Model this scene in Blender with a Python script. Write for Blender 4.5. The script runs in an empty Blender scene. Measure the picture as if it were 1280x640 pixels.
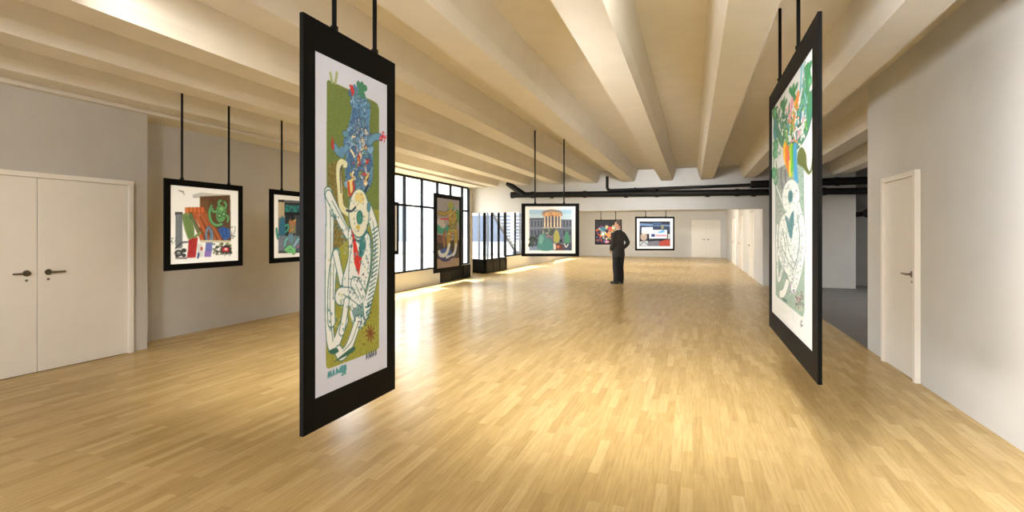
import bpy, bmesh, math, random
import numpy as np
from mathutils import Vector, Matrix
random.seed(7)
S = bpy.context.scene
COL = S.collection
PI = math.pi

# ------------------------------------------------------------------ materials
def lin(c):
    c = c / 255.0
    return c / 12.92 if c <= 0.04045 else ((c + 0.055) / 1.055) ** 2.4
def rgb(r, g, b): return (lin(r), lin(g), lin(b), 1.0)
def mat(name, col, rough=0.5, metal=0.0, noise=0.0, scale=8.0, bump=0.0, bscale=60.0, spec=0.5, coat=0.0):
    m = bpy.data.materials.new(name); m.use_nodes = True
    nt = m.node_tree; b = nt.nodes['Principled BSDF']
    b.inputs['Roughness'].default_value = rough; b.inputs['Metallic'].default_value = metal
    b.inputs['Specular IOR Level'].default_value = spec
    b.inputs['Coat Weight'].default_value = coat
    b.inputs['Base Color'].default_value = col
    tc = nt.nodes.new('ShaderNodeTexCoord')
    if noise > 0:
        n = nt.nodes.new('ShaderNodeTexNoise'); n.inputs['Scale'].default_value = scale; n.inputs['Detail'].default_value = 5
        r = nt.nodes.new('ShaderNodeValToRGB')
        r.color_ramp.elements[0].position = 0.3; r.color_ramp.elements[1].position = 0.7
        r.color_ramp.elements[0].color = tuple(max(0, c * (1 - noise)) for c in col[:3]) + (1,)
        r.color_ramp.elements[1].color = tuple(min(1, c * (1 + noise)) for c in col[:3]) + (1,)
        nt.links.new(tc.outputs['Object'], n.inputs['Vector']); nt.links.new(n.outputs['Fac'], r.inputs['Fac'])
        nt.links.new(r.outputs['Color'], b.inputs['Base Color'])
    if bump > 0:
        n2 = nt.nodes.new('ShaderNodeTexNoise'); n2.inputs['Scale'].default_value = bscale; n2.inputs['Detail'].default_value = 4
        bp = nt.nodes.new('ShaderNodeBump'); bp.inputs['Strength'].default_value = bump; bp.inputs['Distance'].default_value = 0.01
        nt.links.new(tc.outputs['Object'], n2.inputs['Vector']); nt.links.new(n2.outputs['Fac'], bp.inputs['Height'])
        nt.links.new(bp.outputs['Normal'], b.inputs['Normal'])
    return m

def floor_mat():
    m = bpy.data.materials.new('oak_strip_parquet'); m.use_nodes = True
    nt = m.node_tree; N = nt.nodes; L = nt.links; b = N['Principled BSDF']
    tc = N.new('ShaderNodeTexCoord')
    mp = N.new('ShaderNodeMapping'); mp.inputs['Rotation'].default_value = (0, 0, PI / 2)
    L.new(tc.outputs['Object'], mp.inputs['Vector'])
    br = N.new('ShaderNodeTexBrick'); br.offset = 0.37; br.offset_frequency = 2; br.squash = 1.0
    br.inputs['Color1'].default_value = (0, 0, 0, 1); br.inputs['Color2'].default_value = (1, 1, 1, 1)
    br.inputs['Mortar'].default_value = (0.5, 0.5, 0.5, 1)
    br.inputs['Scale'].default_value = 1.0; br.inputs['Brick Width'].default_value = 0.52
    br.inputs['Row Height'].default_value = 0.068; br.inputs['Mortar Size'].default_value = 0.0007
    br.inputs['Mortar Smooth'].default_value = 0.3
    L.new(mp.outputs['Vector'], br.inputs['Vector'])
    r = N.new('ShaderNodeValToRGB'); cr = r.color_ramp
    cr.elements[0].position = 0.0; cr.elements[0].color = rgb(*FC[0])
    cr.elements[1].position = 1.0; cr.elements[1].color = rgb(*FC[3])
    e = cr.elements.new(0.35); e.color = rgb(*FC[1])
    e = cr.elements.new(0.7); e.color = rgb(*FC[2])
    L.new(br.outputs['Color'], r.inputs['Fac'])
    # grain, stretched along the strips
    mp2 = N.new('ShaderNodeMapping'); mp2.inputs['Scale'].default_value = (38, 2.2, 1)
    L.new(tc.outputs['Object'], mp2.inputs['Vector'])
    n = N.new('ShaderNodeTexNoise'); n.inputs['Scale'].default_value = 1.6; n.inputs['Detail'].default_value = 6; n.inputs['Distortion'].default_value = 0.6
    L.new(mp2.outputs['Vector'], n.inputs['Vector'])
    rg = N.new('ShaderNodeValToRGB')
    rg.color_ramp.elements[0].position = 0.30; rg.color_ramp.elements[0].color = (0.84, 0.81, 0.77, 1)
    rg.color_ramp.elements[1].position = 0.62; rg.color_ramp.elements[1].color = (1.05, 1.05, 1.05, 1)
    L.new(n.outputs['Fac'], rg.inputs['Fac'])
    mx = N.new('ShaderNodeMix'); mx.data_type = 'RGBA'; mx.blend_type = 'MULTIPLY'; mx.inputs['Factor'].default_value = 0.85
    L.new(r.outputs['Color'], mx.inputs['A']); L.new(rg.outputs['Color'], mx.inputs['B'])
    # the joints
    mj = N.new('ShaderNodeMix'); mj.data_type = 'RGBA'; mj.blend_type = 'MIX'
    jf = N.new('ShaderNodeMath'); jf.operation = 'MULTIPLY'; jf.inputs[1].default_value = 0.35
    L.new(br.outputs['Fac'], jf.inputs[0]); L.new(jf.outputs[0], mj.inputs['Factor'])
    L.new(mx.outputs['Result'], mj.inputs['A']); mj.inputs['B'].default_value = rgb(110, 80, 45)
    L.new(mj.outputs['Result'], b.inputs['Base Color'])
    b.inputs['Roughness'].default_value = 0.23
    b.inputs['Specular IOR Level'].default_value = 0.5; b.inputs['IOR'].default_value = 1.15
    bp = N.new('ShaderNodeBump'); bp.inputs['Strength'].default_value = 0.03; bp.inputs['Distance'].default_value = 0.002
    ad = N.new('ShaderNodeMath'); ad.operation = 'SUBTRACT'
    L.new(n.outputs['Fac'], ad.inputs[0]); L.new(br.outputs['Fac'], ad.inputs[1])
    L.new(ad.outputs[0], bp.inputs['Height']); L.new(bp.outputs['Normal'], b.inputs['Normal'])
    return m

def glass_mat():
    m = bpy.data.materials.new('window_glass'); m.use_nodes = True
    nt = m.node_tree; N = nt.nodes; L = nt.links
    for n in list(N):
        if n.type == 'BSDF_PRINCIPLED': N.remove(n)
    t = N.new('ShaderNodeBsdfTransparent'); t.inputs['Color'].default_value = (0.93, 0.95, 0.96, 1)
    g = N.new('ShaderNodeBsdfGlossy'); g.inputs['Roughness'].default_value = 0.02
    lw = N.new('ShaderNodeLayerWeight'); lw.inputs['Blend'].default_value = .5
    pw = N.new('ShaderNodeMath'); pw.operation = 'POWER'; pw.inputs[1].default_value = 5.0; L.new(lw.outputs['Facing'], pw.inputs[0])
    f = N.new('ShaderNodeMath'); f.operation = 'MULTIPLY_ADD'; f.inputs[1].default_value = .5; f.inputs[2].default_value = .03; L.new(pw.outputs[0], f.inputs[0])
    mx = N.new('ShaderNodeMixShader')
    L.new(f.outputs[0], mx.inputs[0]); L.new(t.outputs[0], mx.inputs[1]); L.new(g.outputs[0], mx.inputs[2])
    L.new(mx.outputs[0], N['Material Output'].inputs['Surface'])
    return m

FC = [(181, 155, 105), (190, 164, 113), (194, 168, 118), (202, 177, 128)]
M = {}
M['floor'] = floor_mat()
M['wall'] = mat('painted_wall', rgb(192, 189, 184), 0.85, noise=0.03, scale=2.5, bump=0.06, bscale=180, spec=0.2)
M['wall_far'] = mat('painted_partition', rgb(206, 205, 202), 0.85, noise=0.02, scale=3, bump=0.05, bscale=180, spec=0.2)
M['ceiling'] = mat('painted_concrete', rgb(222, 217, 207), 0.9, noise=0.03, scale=3.0, bump=0.05, bscale=90, spec=0.15)
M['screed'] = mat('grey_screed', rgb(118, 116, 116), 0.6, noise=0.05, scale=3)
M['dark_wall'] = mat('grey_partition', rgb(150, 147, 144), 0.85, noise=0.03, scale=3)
M['door'] = mat('door_enamel', rgb(232, 228, 221), 0.45, noise=0.015, scale=4, bump=0.03, bscale=120)
M['door_frame'] = mat('door_frame_enamel', rgb(236, 232, 225), 0.42, noise=0.01, scale=4)
M['steel'] = mat('brushed_steel', rgb(120, 112, 100), 0.35, metal=0.9, noise=0.05, scale=30)
M['black'] = mat('black_frame', rgb(5, 5, 5), 0.6, noise=0.15, scale=30, spec=0.1)
M['rod'] = mat('black_rod', rgb(9, 9, 8), 0.5, noise=0.1, scale=20, spec=0.15)
M['metal_black'] = mat('black_window_steel', rgb(9, 9, 9), 0.55, noise=0.12, scale=10, spec=0.15)
M['pipe'] = mat('dark_iron_pipe', rgb(20, 19, 19), 0.5, noise=0.2, scale=6, spec=0.25)
M['glass'] = glass_mat()
M['board'] = mat('backing_board', rgb(30, 28, 27), 0.7, noise=0.05)
M['render_white'] = mat('white_render', rgb(172, 172, 170), 0.9, noise=0.02, scale=1.5, bump=0.05, bscale=50)
M['yard_white'] = mat('white_yard_render', rgb(228, 228, 226), 0.9, noise=0.02, scale=1.5)
M['blue_pane'] = mat('blue_tinted_glazing', rgb(80, 87, 100), 0.25, noise=0.05, scale=0.5)
M['paving'] = mat('pale_paving', rgb(100, 97, 92), 0.85, noise=0.06, scale=1.2)
M['stair_steel'] = mat('grey_stair_steel', rgb(70, 72, 76), 0.5, noise=0.08, scale=6)
M['tread'] = mat('white_tread', rgb(190, 190, 188), 0.6, noise=0.03, scale=5)
M['skin'] = mat('skin', rgb(205, 155, 128), 0.55, noise=0.06, scale=18)
M['hair'] = mat('dark_greying_hair', rgb(92, 80, 72), 0.7, noise=0.35, scale=60, bump=0.4, bscale=150)
M['suit'] = mat('charcoal_wool', rgb(58, 54, 52), 0.85, noise=0.12, scale=40, bump=0.15, bscale=200, spec=0.2)
M['trouser'] = mat('charcoal_trouser_wool', rgb(44, 42, 43), 0.85, noise=0.12, scale=40, bump=0.15, bscale=200, spec=0.2)
M['shirt'] = mat('white_cotton', rgb(225, 225, 228), 0.8, noise=0.02)
M['shoe'] = mat('black_leather', rgb(18, 16, 15), 0.3, noise=0.1, scale=20)
M['sole'] = mat('black_rubber', rgb(12, 12, 12), 0.7, noise=0.1, scale=20)

# ------------------------------------------------------------------ object helpers
def tag(o, label=None, cat=None, group=None, kind=None):
    if label: o['label'] = label
    if cat: o['category'] = cat
    if group: o['group'] = group
    if kind: o['kind'] = kind
    return o
def empty(name, loc=(0, 0, 0), rz=0.0):
    o = bpy.data.objects.new(name, None); COL.objects.link(o)
    o.location = loc; o.rotation_euler = (0, 0, rz); o.empty_display_size = 0.1
    return o
def link(name, me, m, parent=None):
    o = bpy.data.objects.new(name, me); COL.objects.link(o)
    for x in (m if isinstance(m, (list, tuple)) else [m]): me.materials.append(x)
    if parent: o.parent = parent
    return o
def obj(name, bm, m, parent=None, smooth=False, bevel=0.0, seg=2):
    if bevel > 0:
        bmesh.ops.bevel(bm, geom=list(bm.edges), offset=bevel, segments=seg, affect='EDGES', profile=0.5, clamp_overlap=True)
    bmesh.ops.recalc_face_normals(bm, faces=list(bm.faces))
    me = bpy.data.meshes.new(name); bm.to_mesh(me); bm.free()
    if smooth:
        for p in me.polygons: p.use_smooth = True
    return link(name, me, m, parent)
def BM(): return bmesh.new()
def box(bm, x0, y0, z0, x1, y1, z1):
    vs = [bm.verts.new(p) for p in ((x0, y0, z0), (x1, y0, z0), (x1, y1, z0), (x0, y1, z0), (x0, y0, z1), (x1, y0, z1), (x1, y1, z1), (x0, y1, z1))]
    for f in ((0, 3, 2, 1), (4, 5, 6, 7), (0, 1, 5, 4), (1, 2, 6, 5), (2, 3, 7, 6), (3, 0, 4, 7)):
        bm.faces.new([vs[i] for i in f])
    return bm
def bx(*a): return box(BM(), *a)
def frame_of(d):
    d = Vector(d).normalized()
    up = Vector((0, 0, 1)) if abs(d.z) < 0.95 else Vector((0, 1, 0))
    a = d.cross(up).normalized(); b = a.cross(d).normalized()
    return a, b
def tube(bm, pts, radii, n=16, caps=True, ell=None, fixed=None):
    """sweep a circle (or ellipse: radii as (ra, rb)) along points"""
    pts = [Vector(p) for p in pts]; rings = []
    a = b = None
    for i, p in enumerate(pts):
        d = (pts[min(i + 1, len(pts) - 1)] - pts[max(i - 1, 0)])
        if fixed: a, b = Vector(fixed[0]), Vector(fixed[1])
        elif a is None: a, b = frame_of(d)
        else:
            dn = d.normalized(); a = (a - dn * a.dot(dn)).normalized(); b = dn.cross(a) * -1
            b = a.cross(dn)
        r = radii[i] if isinstance(radii, (list, tuple)) else radii
        ra, rb = r if isinstance(r, (list, tuple)) else (r, r)
        rings.append([bm.verts.new(p + a * (ra * math.cos(2 * PI * k / n)) + b * (rb * math.sin(2 * PI * k / n))) for k in range(n)])
    for i in range(len(rings) - 1):
        for k in range(n):
            bm.faces.new((rings[i][k], rings[i][(k + 1) % n], rings[i + 1][(k + 1) % n], rings[i + 1][k]))
    if caps:
        bm.faces.new(rings[0][::-1]); bm.faces.new(rings[-1])
    return bm
def ball(bm, c, r, u=20, v=14, rot=None):
    rx, ry, rz = r if isinstance(r, (list, tuple)) else (r, r, r)
    mtx = Matrix.Translation(c) @ (rot.to_matrix().to_4x4() if rot else Matrix()) @ Matrix.Diagonal((rx, ry, rz, 1))
    bmesh.ops.create_uvsphere(bm, u_segments=u, v_segments=v, radius=1.0, matrix=mtx)
    return bm
def prism(bm, prof, axis_pts):
    """extrude a closed 2-D profile (list of (x,z)) from y0 to y1"""
    y0, y1 = axis_pts
    a = [bm.verts.new((x, y0, z)) for x, z in prof]; b = [bm.verts.new((x, y1, z)) for x, z in prof]
    n = len(prof)
    bm.faces.new(a[::-1]); bm.faces.new(b)
    for i in range(n): bm.faces.new((a[i], a[(i + 1) % n], b[(i + 1) % n], b[i]))
    return bm
def struct(name, bm, m, parent=None, **k):
    o = obj(name, bm, m, parent, **k)
    if not parent: o['kind'] = 'structure'
    return o
def remesh(o, size, smooth_iter=2):
    r = o.modifiers.new('remesh', 'REMESH'); r.mode = 'VOXEL'; r.voxel_size = size; r.use_smooth_shade = True
    if smooth_iter:
        s = o.modifiers.new('smooth', 'SMOOTH'); s.factor = 0.5; s.iterations = smooth_iter
# ------------------------------------------------------------------ the room
H = 1.47            # eye height
Z_SLAB = H + 1.88   # underside of the slab
Z_BEAM = H + 1.53   # underside of the ribs
Y_BULK = 15.7
X_R, X_L, X_REC = 2.09, -6.53, -6.95
Y_BACK, Y_FAR = -3.6, 32.4

struct('floor', bx(-9.2, Y_BACK - .2, -.12, X_R, Y_FAR + .2, 0), M['floor'])
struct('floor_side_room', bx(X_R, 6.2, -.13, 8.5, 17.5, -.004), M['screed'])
struct('ceiling', bx(-7.4, Y_BACK - .2, Z_SLAB, 8.6, 17.0, Z_SLAB + .2), M['ceiling'])
struct('ceiling_rear', bx(-7.4, 16.0, 2.75, X_R + .3, Y_FAR + .2, 2.95), M['ceiling'])

# concrete ribs running the length of the room
k0 = 0
for i in range(-6, 6):
    cx = 0.38 + 1.1 * i
    if cx < X_REC + .6: continue
    y0 = Y_BACK
    prof = [(-.275, Z_SLAB + .02), (-.205, Z_BEAM + .10), (-.16, Z_BEAM), (.16, Z_BEAM), (.205, Z_BEAM + .10), (.275, Z_SLAB + .02)]
    if cx > X_R + .3: y0 = 7.6
    k0 += 1
    b = prism(BM(), [(cx + px, pz) for px, pz in prof], (y0, Y_BULK))
    struct('trim_%d' % k0, b, M['ceiling'])
# edge soffit over the left wall
struct('trim_%d' % (k0 + 1), bx(-7.35, Y_BACK, 2.965, X_L + .09, Y_BULK, Z_SLAB + .01), M['ceiling'])

# left wall with the double door, then the recessed stretch with the big window
struct('wall_left', bx(X_L - .82, Y_BACK, 0, X_L, 4.59, 2.975), M['wall'])
struct('wall_left_recess', bx(X_REC - .4, 4.59, 0, X_REC, 8.78, 2.965), M['wall'])
struct('wall_left_sill', bx(X_REC - .3, 8.78, 0, X_REC, 15.5, .445), M['wall_far'])
struct('wall_left_corner', bx(-8.4, 15.5, 0, X_REC, 15.72, Z_SLAB), M['wall_far'])
struct('wall_back', bx(-7.4, Y_BACK - .2, 0, X_R + .3, Y_BACK, Z_SLAB), M['wall'])
# right wall
struct('wall_right', bx(X_R, Y_BACK - .1, 0, X_R + .25, 7.62, Z_SLAB), M['wall_far'])
# bulkhead over the opening to the rear part
struct('wall_bulkhead', bx(-8.4, Y_BULK, H + .672, 1.83, Y_BULK + .3, Z_SLAB + .02), M['wall_far'])
# side room
struct('wall_side_room_end', bx(1.83, Y_BULK, 0, 4.04, Y_BULK + .3, Z_SLAB + .02), M['wall_far'])
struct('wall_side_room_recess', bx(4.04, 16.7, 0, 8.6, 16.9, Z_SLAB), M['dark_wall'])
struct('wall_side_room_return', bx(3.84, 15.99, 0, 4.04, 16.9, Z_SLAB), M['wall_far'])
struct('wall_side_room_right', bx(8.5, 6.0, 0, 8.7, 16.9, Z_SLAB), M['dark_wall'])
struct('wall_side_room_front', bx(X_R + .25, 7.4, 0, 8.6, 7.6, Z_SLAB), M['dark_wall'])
# rear part
struct('wall_corridor', bx(1.83, Y_BULK + .3, 0, 2.1, Y_FAR, 2.76), M['wall_far'])
struct('wall_far', bx(-7.6, Y_FAR, 0, 2.1, Y_FAR + .2, 2.76), M['wall_far'])
X_W2 = -7.06
struct('wall_rear_left_sill', bx(X_W2 - .25, 19.2, 0, X_W2, 29.4, .50), M['wall_far'])
struct('wall_rear_left_end', bx(X_W2 - .25, 29.4, 0, X_W2, Y_FAR, 2.76), M['wall_far'])
struct('wall_alcove', bx(-8.5, 15.72, 0, -8.3, 17.9, 2.76), M['wall_far'])

# ---- doors
def lever(parent, rose_c, n, along, name='door_handle'):
    """rose + lever; n = outward normal, along = direction the lever points"""
    n, along = Vector(n), Vector(along); c = Vector(rose_c)
    b = BM()
    tube(b, [c, c + n * .012], .032, 24)
    tube(b, [c + n * .01, c + n * .052], .011, 14)
    tube(b, [c + n * .05 - along * .012, c + n * .054 + along * .04, c + n * .05 + along * .135], [.011, .011, .009], 14)
    tube(b, [c + n * .0 - Vector((0, 0, .075)), c + n * .008 - Vector((0, 0, .075))], .012, 14)
    return obj(name, b, M['steel'], parent, smooth=False)
def door(idx, origin, rz, width, height, leaves, prot=.05, frame=.055, leaf_back=.028, lever_z=1.05, lever_side=1):
    """door in a plane whose local -Y is the outward normal; origin = centre of the foot"""
    r = empty('door_%d' % idx, origin, rz); r['kind'] = 'structure'
    w2 = width / 2
    b = BM()
    box(b, -w2, -prot, 0, -w2 + frame, 0.02, height)
    box(b, w2 - frame, -prot, 0, w2, 0.02, height)
    box(b, -w2 + frame, -prot, height - frame, w2 - frame, 0.02, height)
    obj('door_frame', b, M['door_frame'], r, bevel=.003, seg=1)
    iw = width - 2 * frame
    lw = iw / leaves
    for j in range(leaves):
        x0 = -w2 + frame + j * lw
        lf = obj('door_leaf', bx(x0 + .003, -prot + leaf_back, .006, x0 + lw - .003, .01, height - frame - .003), M['door'], r, bevel=.002, seg=1)
        if leaves == 2:
            hx = x0 + lw - .095 if j == 0 else x0 + .095
            al = (-1, 0, 0) if j == 0 else (1, 0, 0)
        else:
            hx = x0 + lw - .075 if lever_side > 0 else x0 + .075
            al = (-lever_side, 0, 0)
        lever(lf, (hx, -prot + leaf_back, lever_z), (0, -1, 0), al)
    return r
door(1, (X_L, 3.42, 0), PI / 2, 1.94, 2.105, 2)
door(2, (X_R, 6.495, 0), -PI / 2, .95, 2.09, 1, lever_z=1.055)
door(3, (0.73, Y_FAR, 0), 0, 1.60, 2.22, 2, prot=.03, leaf_back=.012, lever_z=1.08)
for i, (yc, w) in enumerate(((18.5, 1.3), (22.4, 1.5), (26.0, 1.7))):
    door(4 + i, (1.83, yc, 0), -PI / 2, w, 2.12, 1, prot=.03, leaf_back=.012, lever_side=-1)

# ---- windows
def glazing(idx, segs, zs, base=None, bar=.032, depth=.07):
    """segs: plan points (x,y) of the mullions in a straight run; zs: heights of the rails; base: height of a solid black foot"""
    r = empty('window_%d' % idx, (segs[0][0], segs[0][1], 0)); r['kind'] = 'structure'
    ox, oy = segs[0]
    dx, dy = segs[-1][0] - ox, segs[-1][1] - oy; L = math.hypot(dx, dy)
    r.rotation_euler = (0, 0, math.atan2(dy, dx))
    us = [math.hypot(x - ox, y - oy) for x, y in segs]
    for u in us:
        obj('mullion', bx(u - bar, -depth / 2, zs[0], u + bar, depth / 2, zs[-1]), M['metal_black'], r, bevel=.004, seg=1)
    for z in zs:
        for a, c in zip(us[:-1], us[1:]):
            obj('rail', bx(a + bar, -depth / 2 + .006, z - .028, c - bar, depth / 2 - .006, z + .028), M['metal_black'], r)
    for a, c in zip(us[:-1], us[1:]):
        for z0, z1 in zip(zs[:-1], zs[1:]):
            obj('pane', bx(a + bar, -.004, z0 + .028, c - bar, .004, z1 - .028), M['glass'], r)
    return r
ys = [8.78, 9.68, 10.58, 11.48, 12.38, 13.28, 14.14, 14.98, 15.46]
XW = X_REC - .04
w1 = glazing(1, [(XW, y) for y in ys], (.46, 2.18, 2.94))
b = BM()
box(b, 4.6, -.045, .002, 6.72, -.01, .43)
o = obj('kick_panel', b, M['metal_black'], w1)
for u in (4.6, 5.36, 6.2, 6.68):
    obj('kick_rib', bx(u, -.06, .002, u + .04, -.045, .43), M['metal_black'], o)
# glazed return panel of the alcove, the storefront bay and the rear windows
w2 = glazing(2, [(-7.95, 17.6), (X_W2, 17.0)], (.48, 2.72))
obj('kick_panel', bx(.03, -.03, .002, 1.05, .03, .46), M['metal_black'], w2)
ys3 = [17.05, 17.75, 18.45, 19.2]
w3 = glazing(3, [(X_W2, y) for y in ys3], (.48, 2.72), bar=.036)
k = obj('kick_panel', bx(.0, -.05, .002, 2.15, .03, .46), M['metal_black'], w3)
for u in (.02, .68, 1.4, 2.1):
    obj('kick_rib', bx(u, -.065, .002, u + .05, -.05, .46), M['metal_black'], k)
ys4 = [19.25 + 1.27 * i for i in range(9)]
glazing(4, [(X_W2 - .05, y) for y in ys4], (.53, 2.72))

# ---- pipes below the bulkhead
def thing_mesh(name, bm, m, label, cat, **k):
    return tag(obj(name, bm, m, **k), label, cat)
p = empty('drain_pipe', (0, 15.42, 2.58)); tag(p, 'long thick black pipe crossing under the bulkhead, with couplings', 'pipe')
def pz(x): return 0.02 - 0.0135 * (x - 0) + 0.0
xa, xb = -5.45, 4.9
obj('pipe_run', tube(BM(), [(xa, 0, pz(xa)), (xb, 0, pz(xb))], .088, 24), M['pipe'], p, smooth=False)
for x in (-5.42, -4.75, -3.1, -.98, 1.15, 3.25):
    obj('coupling', tube(BM(), [(x - .05, 0, pz(x)), (x + .05, 0, pz(x))], .105, 24), M['pipe'], p)
for x in (-4.2, -1.9, .4, 1.6):
    obj('wall_bracket', box(box(BM(), x - .03, .06, pz(x) - .03, x + .03, .262, pz(x) + .03), x - .06, .262, pz(x) - .1, x + .06, .274, pz(x) + .1), M['pipe'], p)
obj('branch_pipe', tube(BM(), [(-5.02, -.02, pz(-5) + .0), (-5.60, -.02, .48)], .088, 20), M['pipe'], p)
p2 = empty('service_pipe', (0, 15.42, 2.84)); tag(p2, 'thin black upper pipe that bends up into the ceiling above the man', 'pipe')
pts = [(-2.42, 0, .30)] + [(-2.42 + .12 * (1 - math.cos(t)), 0, -.02 - .10 * math.sin(t)) for t in np.linspace(0, PI / 2, 7)]
pts += [(1.55, 0, -.075), (4.9, 0, -.03)]
pts = [(x, y, z + .02) for x, y, z in pts]
obj('pipe_run', tube(BM(), pts[:-1], .042, 18), M['pipe'], p2)
obj('wide_sleeve', tube(BM(), [(1.5, 0, -.045), (4.9, 0, -.02)], .10, 22), M['pipe'], p2)
for x in (3.0, 3.55):
    obj('coupling', tube(BM(), [(x - .04, 0, -.035), (x + .04, 0, -.032)], .115, 22), M['pipe'], p2)
for x in (-1.6, .6, 1.3):
    obj('wall_bracket', box(BM(), x - .02, .02, -.075, x + .02, .274, -.03), M['pipe'], p2)
v = empty('pipe_end', (4.28, 15.6, 1.98)); tag(v, 'round black pipe end in the grey side room, half behind the right wall', 'pipe')
obj('cap', ball(BM(), (0, 0, 0), (.12, .10, .12)), M['pipe'], v, smooth=True)
obj('stub', tube(BM(), [(.03, .0, 0), (.03, 1.101, 0)], .07, 18), M['pipe'], v, smooth=True)

# ---- outside the windows
struct('ground', bx(-40, -10, -.3, -6.9, 44, -.16), M['paving'])
struct('ceiling_alcove', bx(-8.6, 15.7, 2.75, -7.4, 18.0, 2.9), M['ceiling'])
t = empty('building', (-19, 36, -.16)); tag(t, 'white rendered building across the yard with blue tinted glazing', 'building')
obj('facade', bx(-13, 0, 0, 13, 1.0, 8.4), M['render_white'], t)
for x0, x1, z0, z1 in ((-4.6, -1.9, .9, 3.9), (2.9, 6.2, .95, 2.95), (6.5, 9.6, .95, 2.95), (9.9, 12.4, .95, 2.95)):
    wnd = obj('window_surround', box(box(box(box(BM(), x0 - .12, -.06, z0 - .12, x1 + .12, .0, z0), x0 - .12, -.06, z1, x1 + .12, 0, z1 + .12), x0 - .12, -.06, z0, x0, 0, z1), x1, -.06, z0, x1 + .12, 0, z1), M['render_white'], t)
    obj('pane', bx(x0, -.02, z0, x1, 0, z1), M['blue_pane'], wnd)
g = empty('yard_wall', (-10.4, 18.5, -.16), math.atan2(15.5, -9.9)); tag(g, 'tall plain white wall running off across the yard outside the left window', 'wall')
obj('wall_body', bx(0, -.15, 0, 17.5, .15, 7.6), M['yard_white'], g)
obj('coping', bx(-.05, -.2, 7.6, 17.5, .2, 7.75), M['render_white'], g)
obj('wall_wedge', prism(BM(), [(.0, 3.9), (.0, 6.0), (1.6, 6.0)], (.15, .5)), M['render_white'], g)  # triangular wedge high on the yard wall
st = empty('outdoor_staircase', (-8.7, 28.6, -.16)); tag(st, 'outdoor staircase with pale open treads seen through the rear window', 'staircase')
NT = 15
for i in range(NT):
    yy, zz = -.30 * i, .62 + .175 * i
    obj('tread', bx(-1.15, yy - .32, zz, 1.1, yy, zz + .075), M['tread'], st)
for sx in (-1.2, 1.1):
    b = BM()
    y0, z0, y1, z1 = .1, .45, -.30 * NT, .52 + .175 * NT
    vs = [(sx, y0, z0 - .12), (sx, y1, z1 - .12), (sx, y1, z1 + .14), (sx, y0, z0 + .14)]
    va = [b.verts.new(q) for q in vs]; vb = [b.verts.new((q[0] + .06, q[1], q[2])) for q in vs]
    b.faces.new(va); b.faces.new(vb[::-1])
    for i in range(4): b.faces.new((va[i], va[(i + 1) % 4], vb[(i + 1) % 4], vb[i]))
    obj('stringer', b, M['stair_steel'], st)
obj('landing', bx(-1.2, -5.9, 3.15, 1.16, -4.5, 3.27), M['stair_steel'], st)
obj('plinth', bx(-1.25, -.3, 0, 1.2, .45, .55), M['stair_steel'], st)
for yy in (-4.7, -5.8):
    for sx in (-1.1, 1.0):
        obj('post', bx(sx, yy, 0, sx + .08, yy + .08, 3.15), M['stair_steel'], st)
# ------------------------------------------------------------------ prints: drawn into a colour attribute of the sheet
def homography(src):
    dst = [(0, 0), (1, 0), (1, 1), (0, 1)]
    A, B = [], []
    for (x, y), (u, v) in zip(src, dst):
        A.append([x, y, 1, 0, 0, 0, -u * x, -u * y]); B.append(u)
        A.append([0, 0, 0, x, y, 1, -v * x, -v * y]); B.append(v)
    h = np.linalg.solve(np.array(A, float), np.array(B, float))
    return np.append(h, 1).reshape(3, 3)
def smooth_pts(p, n=6, closed=False):
    p = [np.array(q, float) for q in p]; out = []; m = len(p)
    rng = range(m) if closed else range(m - 1)
    for i in rng:
        g = (lambda k: p[k % m]) if closed else (lambda k: p[min(max(k, 0), m - 1)])
        a, b, c, d = g(i - 1), g(i), g(i + 1), g(i + 2)
        for t in np.linspace(0, 1, n, endpoint=False):
            out.append(0.5 * (2 * b + (c - a) * t + (2 * a - 5 * b + 4 * c - d) * t * t + (3 * b - a - 3 * c + d) * t ** 3))
    if not closed: out.append(p[-1])
    return [tuple(q) for q in out]
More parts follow.
